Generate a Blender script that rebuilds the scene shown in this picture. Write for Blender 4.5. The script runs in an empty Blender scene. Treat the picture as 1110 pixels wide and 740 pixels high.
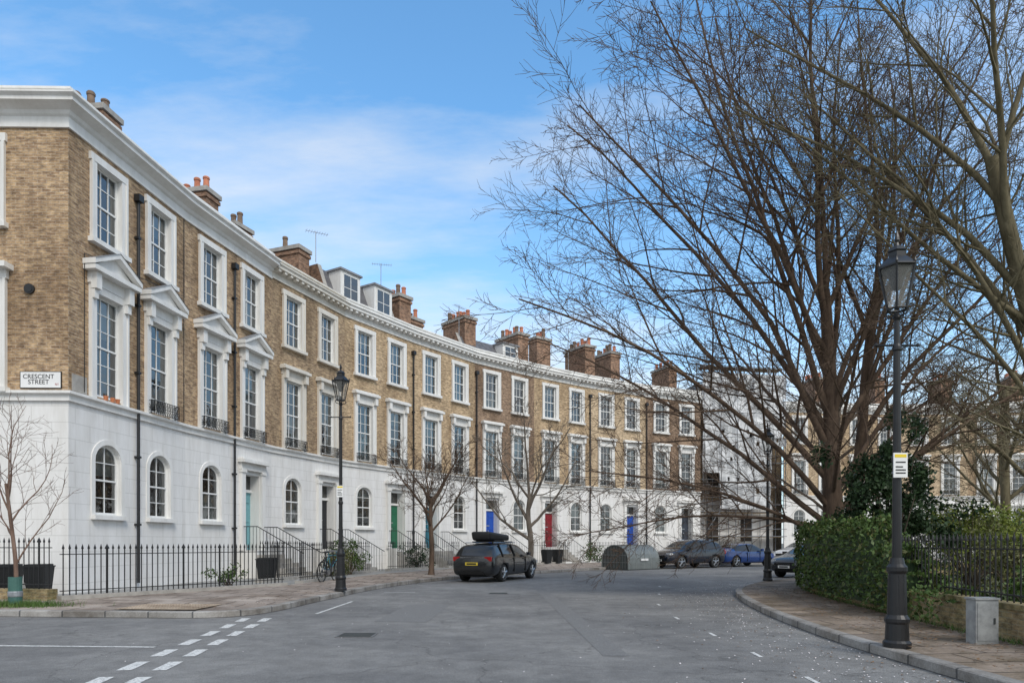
import bpy, bmesh, math, random
from mathutils import Vector, Matrix
R=random.Random(7)
scene=bpy.context.scene
scene.view_settings.view_transform='Standard'
scene.view_settings.look='None'
scene.view_settings.exposure=0
col=scene.collection

# ---------------------------------------------------------------- materials
MATS={}
def newmat(name):
    m=bpy.data.materials.new(name); m.use_nodes=True
    nt=m.node_tree; b=nt.nodes['Principled BSDF']
    MATS[name]=m
    return m,nt,b
def ramp(nt,fac,c0,c1,p0=0.3,p1=0.7):
    r=nt.nodes.new('ShaderNodeValToRGB')
    r.color_ramp.elements[0].color=(*c0,1); r.color_ramp.elements[1].color=(*c1,1)
    r.color_ramp.elements[0].position=p0; r.color_ramp.elements[1].position=p1
    nt.links.new(fac,r.inputs[0]); return r.outputs[0]
def noisen(nt,vec,scale,detail=4,rough=.6):
    n=nt.nodes.new('ShaderNodeTexNoise'); n.inputs['Scale'].default_value=scale
    n.inputs['Detail'].default_value=detail; n.inputs['Roughness'].default_value=rough
    if vec is not None: nt.links.new(vec,n.inputs['Vector'])
    return n.outputs['Fac']
def mix(nt,a,b,fac,mode='MIX'):
    m=nt.nodes.new('ShaderNodeMix'); m.data_type='RGBA'; m.blend_type=mode
    for val,sock in ((fac,m.inputs[0]),(a,m.inputs[6]),(b,m.inputs[7])):
        if isinstance(val,(int,float)): sock.default_value=val
        elif isinstance(val,tuple): sock.default_value=(*val,1)
        else: nt.links.new(val,sock)
    return m.outputs[2]
def bump(nt,b,h,strength=.3,dist=.02):
    n=nt.nodes.new('ShaderNodeBump'); n.inputs['Strength'].default_value=strength; n.inputs['Distance'].default_value=dist
    nt.links.new(h,n.inputs['Height']); nt.links.new(n.outputs[0],b.inputs['Normal'])
def plain(name,c,rough=.6,metal=0,var=.15,scale=6,bmp=0,spec=None,coat=0):
    m,nt,b=newmat(name)
    tc=nt.nodes.new('ShaderNodeTexCoord')
    f=noisen(nt,tc.outputs['Object'],scale)
    lo=tuple(max(0,x*(1-var)) for x in c); hi=tuple(min(1,x*(1+var)) for x in c)
    nt.links.new(ramp(nt,f,lo,hi),b.inputs['Base Color'])
    b.inputs['Roughness'].default_value=rough; b.inputs['Metallic'].default_value=metal
    if spec is not None: b.inputs['Specular IOR Level'].default_value=spec
    if coat: b.inputs['Coat Weight'].default_value=coat; b.inputs['Coat Roughness'].default_value=.03
    if bmp: bump(nt,b,noisen(nt,tc.outputs['Object'],scale*5),bmp)
    return m
def brick(name,c1,c2,mort,w=.225,h=.075,ms=.007,stain=(.5,.47,.45),sf=.75):
    m,nt,b=newmat(name)
    tc=nt.nodes.new('ShaderNodeTexCoord'); uv=tc.outputs['UV']
    t=nt.nodes.new('ShaderNodeTexBrick'); nt.links.new(uv,t.inputs['Vector'])
    t.inputs['Scale'].default_value=1; t.inputs['Brick Width'].default_value=w; t.inputs['Row Height'].default_value=h
    t.inputs['Mortar Size'].default_value=ms; t.inputs['Mortar Smooth'].default_value=.2; t.inputs['Bias'].default_value=-.1
    t.inputs['Color1'].default_value=(*c1,1); t.inputs['Color2'].default_value=(*c2,1); t.inputs['Mortar'].default_value=(*mort,1)
    mq=nt.nodes.new('ShaderNodeMapping'); mq.inputs['Scale'].default_value=(1,2.6,1); nt.links.new(uv,mq.inputs['Vector'])
    n1=noisen(nt,mq.outputs[0],4.5,4,.78); mp=nt.nodes.new('ShaderNodeMapping'); mp.inputs['Scale'].default_value=(1,.35,1)
    nt.links.new(uv,mp.inputs['Vector']); n2=noisen(nt,mp.outputs[0],.9,5,.65)
    c=mix(nt,t.outputs['Color'],ramp(nt,n1,(.42,.38,.37),(1.55,1.47,1.35),.36,.64),.8,'MULTIPLY')
    c=mix(nt,c,ramp(nt,n2,stain,(1.15,1.15,1.15),.36,.6),sf,'MULTIPLY')
    nt.links.new(c,b.inputs['Base Color']); b.inputs['Roughness'].default_value=.9
    b.inputs['Specular IOR Level'].default_value=.2
    bump(nt,b,t.outputs['Fac'],-.35,.01)
    return m
brick('brick_a',(.47,.345,.215),(.29,.20,.13),(.44,.38,.31))
brick('brick_b',(.44,.335,.215),(.29,.21,.14),(.39,.34,.28))
brick('brick_c',(.53,.41,.265),(.37,.27,.17),(.46,.40,.32),sf=.6)
brick('brick_d',(.31,.22,.155),(.20,.14,.10),(.29,.25,.21))
brick('brick_e',(.57,.46,.32),(.43,.33,.22),(.48,.43,.35),sf=.5)
brick('brick_chim',(.36,.22,.15),(.22,.145,.105),(.30,.25,.21))
brick('brick_wall',(.36,.28,.17),(.24,.19,.12),(.30,.27,.2),stain=(.35,.45,.25),sf=.8)
def stucco(name,c,groove):
    m,nt,b=newmat(name); tc=nt.nodes.new('ShaderNodeTexCoord')
    mp=nt.nodes.new('ShaderNodeMapping'); mp.inputs['Scale'].default_value=(1.6,1.6,.25)
    nt.links.new(tc.outputs['Object'],mp.inputs['Vector'])
    f=noisen(nt,mp.outputs[0],1.5,7,.75)
    cc=ramp(nt,f,tuple(x*k for x,k in zip(c,(.84,.83,.81))),c,.32,.6)
    b.inputs['Roughness'].default_value=.55
    b.inputs['Specular IOR Level'].default_value=.3
    if groove:
        t=nt.nodes.new('ShaderNodeTexBrick'); nt.links.new(tc.outputs['UV'],t.inputs['Vector'])
        t.inputs['Scale'].default_value=1; t.inputs['Brick Width'].default_value=1.05; t.inputs['Row Height'].default_value=.42
        t.inputs['Mortar Size'].default_value=.014; t.inputs['Mortar Smooth'].default_value=.4
        t.inputs['Color1'].default_value=t.inputs['Color2'].default_value=(1,1,1,1); t.inputs['Mortar'].default_value=(.8,.8,.79,1)
        cc=mix(nt,cc,t.outputs['Color'],.8,'MULTIPLY')
        bump(nt,b,t.outputs['Fac'],-.8,.02)
    nt.links.new(cc,b.inputs['Base Color'])
stucco('stucco',(.81,.80,.785),True)
stucco('trim',(.82,.81,.785),False)
stucco('trim_b',(.74,.70,.63),False)
plain('iron',(.012,.012,.013),.4,var=.3)
plain('pipe',(.015,.015,.016),.5)
plain('frame',(.80,.80,.78),.4,var=.04)
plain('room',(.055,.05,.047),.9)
plain('curtain',(.66,.64,.60),.9,var=.12,scale=3)
plain('slate',(.12,.12,.13),.6,var=.3,scale=4)
plain('lead',(.23,.235,.25),.6,var=.25,scale=3)
plain('pot',(.50,.19,.11),.8,var=.3,scale=5)
plain('pot_dark',(.2,.14,.1),.8,var=.3,scale=5)
plain('stone',(.36,.34,.31),.85,var=.2,scale=5,bmp=.2)
for n,c in dict(door_teal=(.16,.38,.42),door_black=(.012,.014,.02),door_green=(.02,.15,.08),door_petrol=(.03,.16,.22),door_blue=(.02,.09,.45),door_red=(.26,.02,.03),door_grey=(.05,.06,.08)).items():
    plain(n,c,.3,var=.08)
m,nt,b=newmat('glass'); out=nt.nodes['Material Output']
tr=nt.nodes.new('ShaderNodeBsdfTransparent'); tr.inputs[0].default_value=(.6,.65,.65,1)
gl=nt.nodes.new('ShaderNodeBsdfGlossy'); gl.inputs['Roughness'].default_value=.03; gl.inputs[0].default_value=(.9,.93,.95,1)
fr=nt.nodes.new('ShaderNodeFresnel'); fr.inputs[0].default_value=1.6
ma=nt.nodes.new('ShaderNodeMath'); ma.operation='MULTIPLY_ADD'; ma.inputs[1].default_value=1.0; ma.inputs[2].default_value=.10; nt.links.new(fr.outputs[0],ma.inputs[0])
ms=nt.nodes.new('ShaderNodeMixShader'); nt.links.new(ma.outputs[0],ms.inputs[0]); nt.links.new(tr.outputs[0],ms.inputs[1]); nt.links.new(gl.outputs[0],ms.inputs[2])
tc=nt.nodes.new('ShaderNodeTexCoord'); nz=noisen(nt,tc.outputs['Object'],1.6,2); bn=nt.nodes.new('ShaderNodeBump'); bn.inputs['Strength'].default_value=.15; bn.inputs['Distance'].default_value=.05
nt.links.new(nz,bn.inputs['Height']); nt.links.new(bn.outputs[0],gl.inputs['Normal']); nt.links.new(ms.outputs[0],out.inputs['Surface'])
plain('car_glass',(.012,.014,.016),.04,var=.1,coat=.3)
plain('paint_black',(.010,.011,.013),.22,var=.1,coat=.7)
plain('paint_navy',(.010,.014,.026),.22,var=.1,coat=.7)
plain('paint_blue',(.012,.05,.21),.22,var=.1,coat=.6)
plain('paint_white',(.7,.7,.7),.25,var=.03,coat=1)
plain('tyre',(.018,.018,.018),.85)
plain('well',(.006,.006,.006),.95)
plain('alloy',(.45,.46,.48),.3,metal=.9,var=.05)
plain('chrome',(.6,.6,.62),.15,metal=1,var=.03)
plain('tail_red',(.35,.01,.01),.15,coat=1)
plain('head_lamp',(.6,.62,.65),.1,coat=1)
plain('plate_yellow',(.75,.55,.05),.4,var=.03)
plain('plate_white',(.8,.8,.78),.4,var=.03)
plain('sign_white',(.8,.8,.79),.35,var=.03)
plain('sign_black',(.01,.01,.01),.4)
plain('sign_yellow',(.8,.6,.03),.4,var=.03)
plain('steel',(.33,.35,.37),.45,metal=.6,var=.2,scale=10)
plain('hangar',(.22,.24,.235),.45,metal=.3,var=.08,scale=3)
plain('hangar_dark',(.05,.055,.055),.6)
plain('manhole',(.12,.12,.12),.6,var=.3,scale=20)
plain('cabinet',(.29,.30,.30),.55,var=.25,scale=8,bmp=.1)
plain('bin',(.015,.016,.017),.5)
plain('petal',(.75,.70,.70),.8)
plain('dead_leaf',(.17,.10,.05),.8,var=.5,scale=3)
plain('sheeting',(.60,.61,.62),.6,var=.3,scale=1.2,bmp=.4)
plain('scaffold',(.30,.31,.33),.4,metal=.7)
plain('plank',(.38,.27,.15),.8)
plain('guard_green',(.05,.13,.11),.6)
plain('terracotta',(.55,.2,.09),.8)
# worn road paint
m,nt,b=newmat('white_paint_road'); tc=nt.nodes.new('ShaderNodeTexCoord')
f=noisen(nt,tc.outputs['Object'],22,6,.8); nt.links.new(ramp(nt,f,(.22,.22,.22),(.66,.66,.64),.38,.5),b.inputs['Base Color']); b.inputs['Roughness'].default_value=.7
def leafmat(name,a,b_):
    m,nt,b=newmat(name); tc=nt.nodes.new('ShaderNodeTexCoord')
    f=noisen(nt,tc.outputs['Object'],3.5,5,.75); nt.links.new(ramp(nt,f,a,b_,.35,.65),b.inputs['Base Color'])
    b.inputs['Roughness'].default_value=.5; b.inputs['Specular IOR Level'].default_value=.25
leafmat('ivy',(.025,.05,.012),(.095,.15,.035))
leafmat('holly',(.014,.030,.013),(.045,.08,.032))
leafmat('spring',(.12,.17,.03),(.30,.33,.07))
leafmat('grass_blades',(.04,.09,.02),(.12,.19,.05))
leafmat('shrub',(.05,.07,.02),(.16,.15,.06))
def bark(name,a,b_,sc=4):
    m,nt,b=newmat(name); tc=nt.nodes.new('ShaderNodeTexCoord')
    mp=nt.nodes.new('ShaderNodeMapping'); mp.inputs['Scale'].default_value=(1,1,.3); nt.links.new(tc.outputs['Object'],mp.inputs['Vector'])
    f=noisen(nt,mp.outputs[0],sc,6,.7); nt.links.new(ramp(nt,f,a,b_,.35,.65),b.inputs['Base Color'])
    b.inputs['Roughness'].default_value=.9; b.inputs['Specular IOR Level'].default_value=.15
    bump(nt,b,noisen(nt,mp.outputs[0],sc*5,4),.6,.03)
bark('bark_red',(.075,.052,.038),(.18,.125,.09))
bark('bark_green',(.095,.08,.048),(.21,.18,.115))
bark('bark_grey',(.12,.10,.08),(.26,.22,.18))
bark('bark_dark',(.06,.047,.036),(.14,.11,.085))
bark('bark_young',(.13,.08,.06),(.26,.18,.14))
# asphalt
m,nt,b=newmat('asphalt'); tc=nt.nodes.new('ShaderNodeTexCoord'); ob=tc.outputs['Object']
f1=noisen(nt,ob,70,4,.85); f2=noisen(nt,ob,.3,7,.65); f3=noisen(nt,ob,2.2,6,.75)
c=ramp(nt,f1,(.125,.124,.122),(.285,.283,.278),.32,.68)
c=mix(nt,c,ramp(nt,f2,(.74,.74,.75),(1.14,1.13,1.11),.38,.62),1.,'MULTIPLY')
c=mix(nt,c,ramp(nt,f3,(.82,.82,.82),(1.1,1.1,1.1),.38,.62),1.,'MULTIPLY')
vo=nt.nodes.new('ShaderNodeTexVoronoi'); vo.feature='DISTANCE_TO_EDGE'; vo.inputs['Scale'].default_value=.33
wv=nt.nodes.new('ShaderNodeVectorMath'); wv.operation='ADD'; nn=nt.nodes.new('ShaderNodeTexNoise'); nn.inputs['Scale'].default_value=1.5; nn.inputs['Detail'].default_value=6
nt.links.new(ob,nn.inputs['Vector']); nt.links.new(ob,wv.inputs[0]); nt.links.new(nn.outputs['Color'],wv.inputs[1]); nt.links.new(wv.outputs[0],vo.inputs['Vector'])
cr=ramp(nt,vo.outputs['Distance'],(.45,.45,.45),(1,1,1),0.0,.007)
c=mix(nt,c,cr,.6,'MULTIPLY')
nt.links.new(c,b.inputs['Base Color']); b.inputs['Roughness'].default_value=.9; b.inputs['Specular IOR Level'].default_value=.3; bump(nt,b,f1,.5,.01)
plain('asphalt_patch',(.17,.169,.167),.9,var=.35,scale=60,bmp=.3)
def slabs(name,c1,c2,mort,w,h,ms,dirt=(.5,.46,.42)):
    m,nt,b=newmat(name); tc=nt.nodes.new('ShaderNodeTexCoord'); uv=tc.outputs['UV']
    t=nt.nodes.new('ShaderNodeTexBrick'); nt.links.new(uv,t.inputs['Vector']); t.inputs['Scale'].default_value=1
    t.inputs['Brick Width'].default_value=w; t.inputs['Row Height'].default_value=h; t.inputs['Mortar Size'].default_value=ms
    t.inputs['Color1'].default_value=(*c1,1); t.inputs['Color2'].default_value=(*c2,1); t.inputs['Mortar'].default_value=(*mort,1)
    f=noisen(nt,tc.outputs['Object'],1.1,6,.7); f2=noisen(nt,tc.outputs['Object'],40,3,.7)
    c=mix(nt,t.outputs['Color'],ramp(nt,f,dirt,(1.1,1.1,1.1),.38,.62),.9,'MULTIPLY')
    c=mix(nt,c,ramp(nt,f2,(.72,.72,.72),(1.15,1.15,1.15),.3,.7),.8,'MULTIPLY')
    nt.links.new(c,b.inputs['Base Color']); b.inputs['Roughness'].default_value=.85; b.inputs['Specular IOR Level'].default_value=.3; bump(nt,b,t.outputs['Fac'],-.3,.01)
slabs('paving',(.42,.36,.31),(.31,.265,.23),(.10,.085,.075),.9,.6,.018,(.52,.47,.43))
slabs('paving_r',(.33,.265,.21),(.24,.195,.16),(.10,.08,.065),.9,.6,.018,(.48,.45,.35))
slabs('tactile',(.50,.40,.30),(.45,.35,.26),(.3,.24,.18),.4,.4,.012)
slabs('kerb',(.38,.365,.345),(.30,.29,.275),(.12,.12,.12),.9,5,.018)
m,nt,b=newmat('earth'); tc=nt.nodes.new('ShaderNodeTexCoord')
f=noisen(nt,tc.outputs['Object'],1.5,8,.7); nt.links.new(ramp(nt,f,(.06,.10,.03),(.15,.13,.07),.4,.62),b.inputs['Base Color']); b.inputs['Roughness'].default_value=.95
plain('far_ground',(.12,.12,.10),.95,var=.3,scale=.2)
plain('yard',(.28,.275,.26),.9,var=.25,scale=3,bmp=.2)

# ---------------------------------------------------------------- mesh builder
class MB:
    def __init__(s): s.v=[]; s.f=[]; s.m=[]; s.uv=[]; s.names=[]
    def mi(s,n):
        if n not in s.names: s.names.append(n)
        return s.names.index(n)
    def face(s,pts,mat,uvs=None):
        k=len(s.v); s.v.extend(pts); s.f.append(tuple(range(k,k+len(pts)))); s.m.append(s.mi(mat))
        s.uv.append(uvs if uvs else [(0,0)]*len(pts))
    def faces_idx(s,verts,faces,mat):
        k=len(s.v); s.v.extend(verts); mi=s.mi(mat)
        for f in faces: s.f.append(tuple(i+k for i in f)); s.m.append(mi); s.uv.append(None)
    def build(s,name,parent=None,smooth=False,loc=None):
        me=bpy.data.meshes.new(name)
        me.from_pydata([tuple(p) for p in s.v],[],s.f)
        for n in s.names: me.materials.append(MATS[n])
        me.polygons.foreach_set('material_index',s.m)
        if smooth: me.polygons.foreach_set('use_smooth',[True]*len(s.f))
        uvl=me.uv_layers.new(name='UVMap'); flat=[]
        for f,u in zip(s.f,s.uv):
            if u is None: flat.extend([0,0]*len(f))
            else:
                for a in u: flat.extend((a[0],a[1]))
        uvl.data.foreach_set('uv',flat); me.update()
        o=bpy.data.objects.new(name,me); col.objects.link(o)
        if parent is not None:
            o.parent=parent
            if loc is None: o.matrix_parent_inverse=Matrix.Translation(-Vector(parent.location))
        return o
def empty(name,loc=(0,0,0),rot=0):
    e=bpy.data.objects.new(name,None); e.location=loc; e.rotation_euler=(0,0,rot); e.empty_display_size=.3; col.objects.link(e); return e
class Fr:  # facade frame
    def __init__(s,A,B):
        s.A=Vector((A[0],A[1])); d=Vector((B[0]-A[0],B[1]-A[1])); s.L=d.length; s.t=d/s.L; s.n=Vector((s.t.y,-s.t.x))
    def p(s,a,n,z):
        q=s.A+s.t*a+s.n*n; return (q.x,q.y,z)
def box(mb,F,a0,a1,n0,n1,z0,z1,mat):
    P=F.p
    mb.face([P(a0,n1,z0),P(a1,n1,z0),P(a1,n1,z1),P(a0,n1,z1)],mat,[(a0,z0),(a1,z0),(a1,z1),(a0,z1)])
    mb.face([P(a1,n0,z0),P(a0,n0,z0),P(a0,n0,z1),P(a1,n0,z1)],mat,[(a1,z0),(a0,z0),(a0,z1),(a1,z1)])
    mb.face([P(a0,n0,z0),P(a0,n1,z0),P(a0,n1,z1),P(a0,n0,z1)],mat,[(n0,z0),(n1,z0),(n1,z1),(n0,z1)])
    mb.face([P(a1,n1,z0),P(a1,n0,z0),P(a1,n0,z1),P(a1,n1,z1)],mat,[(n1,z0),(n0,z0),(n0,z1),(n1,z1)])
    mb.face([P(a0,n1,z1),P(a1,n1,z1),P(a1,n0,z1),P(a0,n0,z1)],mat,[(a0,n1),(a1,n1),(a1,n0),(a0,n0)])
    mb.face([P(a0,n0,z0),P(a1,n0,z0),P(a1,n1,z0),P(a0,n1,z0)],mat,[(a0,n0),(a1,n0),(a1,n1),(a0,n1)])
W0=Fr((0,0),(1,0))
def wbox(mb,x0,x1,y0,y1,z0,z1,mat): box(mb,W0,x0,x1,-y1,-y0,z0,z1,mat)
def cyl(mb,p0,p1,r0,r1,n,mat,cap=True):
    p0=Vector(p0); p1=Vector(p1); d=(p1-p0)
    if d.length<1e-6: return
    d.normalize(); u=d.orthogonal().normalized(); w=d.cross(u)
    vs=[]
    for p,r in ((p0,r0),(p1,r1)):
        for i in range(n):
            a=2*math.pi*i/n; vs.append(p+u*(r*math.cos(a))+w*(r*math.sin(a)))
    fs=[(i,(i+1)%n,n+(i+1)%n,n+i) for i in range(n)]
    if cap: fs.append(tuple(range(n-1,-1,-1))); fs.append(tuple(range(n,2*n)))
    mb.faces_idx(vs,fs,mat)
def lathe(mb,c,prof,n,mat,rot=0):
    vs=[];fs=[]
    for r,z in prof:
        for i in range(n):
            a=2*math.pi*i/n+rot; vs.append((c[0]+r*math.cos(a),c[1]+r*math.sin(a),c[2]+z))
    for k in range(len(prof)-1):
        for i in range(n):
            j=(i+1)%n; fs.append((k*n+i,k*n+j,(k+1)*n+j,(k+1)*n+i))
    fs.append(tuple(range((len(prof)-1)*n,len(prof)*n)))
    mb.faces_idx(vs,fs,mat)
def resample(pl,step):
    pts=[Vector(p) for p in pl]; out=[pts[0]]; 
    for a,b in zip(pts,pts[1:]):
        n=max(1,int(round((b-a).length/step)))
        for i in range(1,n+1): out.append(a.lerp(b,i/n))
    return out
def smoothpl(pl,it=2):
    p=[Vector(q) for q in pl]
    for _ in range(it):
        q=[p[0]]
        for a,b in zip(p,p[1:]): q.append(a.lerp(b,.25)); q.append(a.lerp(b,.75))
        q.append(p[-1]); p=q
    return p
def nsample(pl,n):
    p=[Vector(q) for q in pl]; L=[0]
    for a,b in zip(p,p[1:]): L.append(L[-1]+(b-a).length)
    out=[]; k=0
    for i in range(n):
        t=L[-1]*i/(n-1)
        while k<len(p)-2 and L[k+1]<t: k+=1
        out.append(p[k].lerp(p[k+1],(t-L[k])/max(1e-9,L[k+1]-L[k])))
    return out

# ---------------------------------------------------------------- houses
def wall(mb,F,a0,a1,z0,z1,ops,mat,off=0):
    S=sorted(set([a0,a1]+[x for o in ops for x in o[:2] if a0<x<a1])); Z=sorted(set([z0,z1]+[x for o in ops for x in o[2:4] if z0<x<z1]))
    for i in range(len(S)-1):
        for j in range(len(Z)-1):
            cs=(S[i]+S[i+1])/2; cz=(Z[j]+Z[j+1])/2
            if any(o[0]<cs<o[1] and o[2]<cz<o[3] for o in ops): continue
            mb.face([F.p(S[i],0,Z[j]),F.p(S[i+1],0,Z[j]),F.p(S[i+1],0,Z[j+1]),F.p(S[i],0,Z[j+1])],mat,
              [(S[i]+off,Z[j]),(S[i+1]+off,Z[j]),(S[i+1]+off,Z[j+1]),(S[i]+off,Z[j+1])])
def window(H,F,c,w,z0,z1,cols,rows,rise=0,rmat='trim',cur=None,n0=0):
    a=c-w/2; b=c+w/2; D=-.16; zs=z1-rise; P=F.p
    tr=H['trim']; fr=H['window_frames']
    tr.face([P(a,0,z0),P(a,D,z0),P(a,D,zs),P(a,0,zs)],rmat); tr.face([P(b,D,z0),P(b,0,z0),P(b,0,zs),P(b,D,zs)],rmat)
    tr.face([P(a,0,z0),P(b,0,z0),P(b,D,z0),P(a,D,z0)],rmat)
    if rise==0:
        tr.face([P(a,D,z1),P(b,D,z1),P(b,0,z1),P(a,0,z1)],rmat)
    else:
        N=12; arc=[(c-w/2*math.cos(math.pi*i/N),zs+rise*math.sin(math.pi*i/N)) for i in range(N+1)]
        k=(w/2-.06)/(w/2)
        for (s0,q0),(s1,q1) in zip(arc,arc[1:]):
            H['walls'].face([P(s0,0,q0),P(s1,0,q1),P(s1,0,z1),P(s0,0,z1)],'stucco',[(s0,q0),(s1,q1),(s1,z1),(s0,z1)])
            tr.face([P(s0,D,q0),P(s1,D,q1),P(s1,0,q1),P(s0,0,q0)],rmat)
            i0=(c+(s0-c)*k,zs+(q0-zs)*k); i1=(c+(s1-c)*k,zs+(q1-zs)*k)
            fr.face([P(s0,-.1,q0),P(i0[0],-.1,i0[1]),P(i1[0],-.1,i1[1]),P(s1,-.1,q1)],'frame')
            fr.face([P(i0[0],-.1,i0[1]),P(i0[0],-.15,i0[1]),P(i1[0],-.15,i1[1]),P(i1[0],-.1,i1[1])],'frame')
            g=lambda s,q,e:(c+(s-c)*(1+e/(w/2)),zs+(q-zs)*(1+e/rise))
            A0=g(s0,q0,.02);A1=g(s1,q1,.02);B0=g(s0,q0,.16);B1=g(s1,q1,.16)
            tr.face([P(*((A0[0],.03,A0[1]))),P(A1[0],.03,A1[1]),P(B1[0],.03,B1[1]),P(B0[0],.03,B0[1])],rmat)
            tr.face([P(B0[0],.03,B0[1]),P(B1[0],.03,B1[1]),P(B1[0],0,B1[1]),P(B0[0],0,B0[1])],rmat)
            tr.face([P(A0[0],0,A0[1]),P(A1[0],0,A1[1]),P(A1[0],.03,A1[1]),P(A0[0],.03,A0[1])],rmat)
        box(tr,F,a-.16,a-.02,.0,.031,z0,zs,rmat); box(tr,F,b+.02,b+.16,.0,.031,z0,zs,rmat)
    e=.06
    box(fr,F,a,a+e,-.155,-.095,z0,zs,'frame'); box(fr,F,b-e,b,-.155,-.095,z0,zs,'frame')
    box(fr,F,a+e,b-e,-.155,-.09,z0,z0+.08,'frame')
    if rise==0: box(fr,F,a+e,b-e,-.155,-.095,z1-e,z1,'frame')
    zm=(z0+z1)/2
    box(fr,F,a+e,b-e,-.16,-.085,zm-.025,zm+.025,'frame')
    for i in range(1,cols):
        x=a+e+(w-2*e)*i/cols; h=z1 if rise==0 else zs+rise*math.sqrt(max(0,1-((x-c)/(w/2))**2))
        box(fr,F,x-.011,x+.011,-.146,-.102,z0+.07,h-.02,'frame')
    for sec in ((z0,zm),(zm,z1)):
        for j in range(1,rows):
            z=sec[0]+(sec[1]-sec[0])*j/rows
            box(fr,F,a+e,b-e,-.143,-.106,z-.011,z+.011,'frame')
    H['window_glass'].face([P(a,-.125,z0),P(b,-.125,z0),P(b,-.125,z1),P(a,-.125,z1)],'glass')
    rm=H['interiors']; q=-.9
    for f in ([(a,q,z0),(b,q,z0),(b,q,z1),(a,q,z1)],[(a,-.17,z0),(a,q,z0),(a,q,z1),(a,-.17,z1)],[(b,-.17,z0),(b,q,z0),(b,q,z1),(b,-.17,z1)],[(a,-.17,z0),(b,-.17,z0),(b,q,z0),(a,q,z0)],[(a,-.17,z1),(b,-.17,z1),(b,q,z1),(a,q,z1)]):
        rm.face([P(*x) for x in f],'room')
    k=R.random() if cur is None else cur
    def cur_q(x0,x1,y0,y1):
        rm.face([P(x0,-.24,y0),P(x1,-.24,y0),P(x1,-.24,y1),P(x0,-.24,y1)],'curtain')
    if k<.3: cur_q(a,b,z1-(z1-z0)*R.uniform(.2,.55),z1)
    elif k<.65: wd=w*R.uniform(.15,.3); cur_q(a,a+wd,z0,z1); cur_q(b-wd,b,z0,z1)
    elif k<.8: cur_q(a,b,z0,z0+(z1-z0)*.5)
    elif k<.88: cur_q(a,b,z0,z1)
def architrave(H,F,c,w,z0,z1,mat,sw=.2,pr=.07):
    t=H['trim']; a=c-w/2; b=c+w/2
    box(t,F,a-sw,a,0,pr,z0,z1,mat); box(t,F,b,b+sw,0,pr,z0,z1,mat)
    box(t,F,a-sw-.04,b+sw+.04,0,pr+.015,z1,z1+sw,mat)
    box(t,F,a-sw-.015,a-sw+.05,pr,pr+.035,z0,z1-.002,mat); box(t,F,b+sw-.05,b+sw+.015,pr,pr+.035,z0,z1-.002,mat)
    box(t,F,a-sw-.07,b+sw+.07,0,pr+.1,z0-.13,z0,mat)
def profile(mb,A,B,mA,mB,prof,mat):
    A=Vector(A);B=Vector(B)
    for (n0,z0),(n1,z1) in zip(prof,prof[1:]):
        a0=A+mA*n0;b0=B+mB*n0;a1=A+mA*n1;b1=B+mB*n1
        L=(B-A).length
        mb.face([(a0.x,a0.y,z0),(b0.x,b0.y,z0),(b1.x,b1.y,z1),(a1.x,a1.y,z1)],mat,[(0,z0),(L,z0),(L,z1),(0,z1)])
CORN_A=[(0,12.22),(.06,12.22),(.06,12.31),(.04,12.31),(.04,12.50),(.1,12.54),(.14,12.62),(.34,12.70),(.40,12.72),(.40,12.81),(.48,12.87),(.48,12.91),(.14,12.95),(.14,13.14),(.18,13.14),(.18,13.2),(-.3,13.22)]
CORN_B=[(0,12.28),(.05,12.28),(.05,12.36),(.03,12.36),(.03,12.54),(.08,12.56),(.10,12.64),(.34,12.66),(.34,12.76),(.40,12.81),(.40,12.84),(.08,12.87),(.08,13.10),(.13,13.10),(.13,13.17),(-.3,13.19)]
def guard(H,F,a,b,z,out=.26,h=.42):
    g=H['window_guards']; 
    for (x0,y0,x1,y1) in ((a,.02,a,out),(a,out,b,out),(b,out,b,.02)):
        for zz in (z+.03,z+h*.5,z+h): cyl(g,F.p(x0,y0,zz),F.p(x1,y1,zz),.013,.013,4,'iron')
        L=math.hypot(x1-x0,y1-y0); n=max(2,int(L/.085))
        for i in range(n+1):
            s=x0+(x1-x0)*i/n; q=y0+(y1-y0)*i/n
            cyl(g,F.p(s,q,z),F.p(s,q,z+h),.009,.009,4,'iron',False)
            if i<n:
                s2=x0+(x1-x0)*(i+1)/n; q2=y0+(y1-y0)*(i+1)/n
                cyl(g,F.p(s,q,z+.03),F.p(s2,q2,z+h*.5),.008,.008,3,'iron',False); cyl(g,F.p(s,q,z+h),F.p(s2,q2,z+h*.5),.008,.008,3,'iron',False)
def chimney(H,F,s,n,w,l,zt,npots,potm='pot',brickm='brick_chim'):
    m=H['chimney']
    box(m,F,s-w/2,s+w/2,n-l,n,12.6,zt,brickm)
    box(m,F,s-w/2-.06,s+w/2+.06,n-l-.06,n+.06,zt-.32,zt-.18,brickm); box(m,F,s-w/2-.1,s+w/2+.1,n-l-.1,n+.1,zt-.1,zt+.08,'stone')
    for i in range(npots):
        q=n-l*(i+.5)/npots; c=F.p(s+R.uniform(-.08,.08),q,zt+.08); h=R.uniform(.4,.75)
        pm=potm if R.random()<.8 else 'pot_dark'
        lathe(m,c,[(.15,0),(.13,h*.15),(.115,h*.8),(.14,h*.84),(.14,h*.94),(.11,h),(.07,h-.02)],10,pm)
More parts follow.
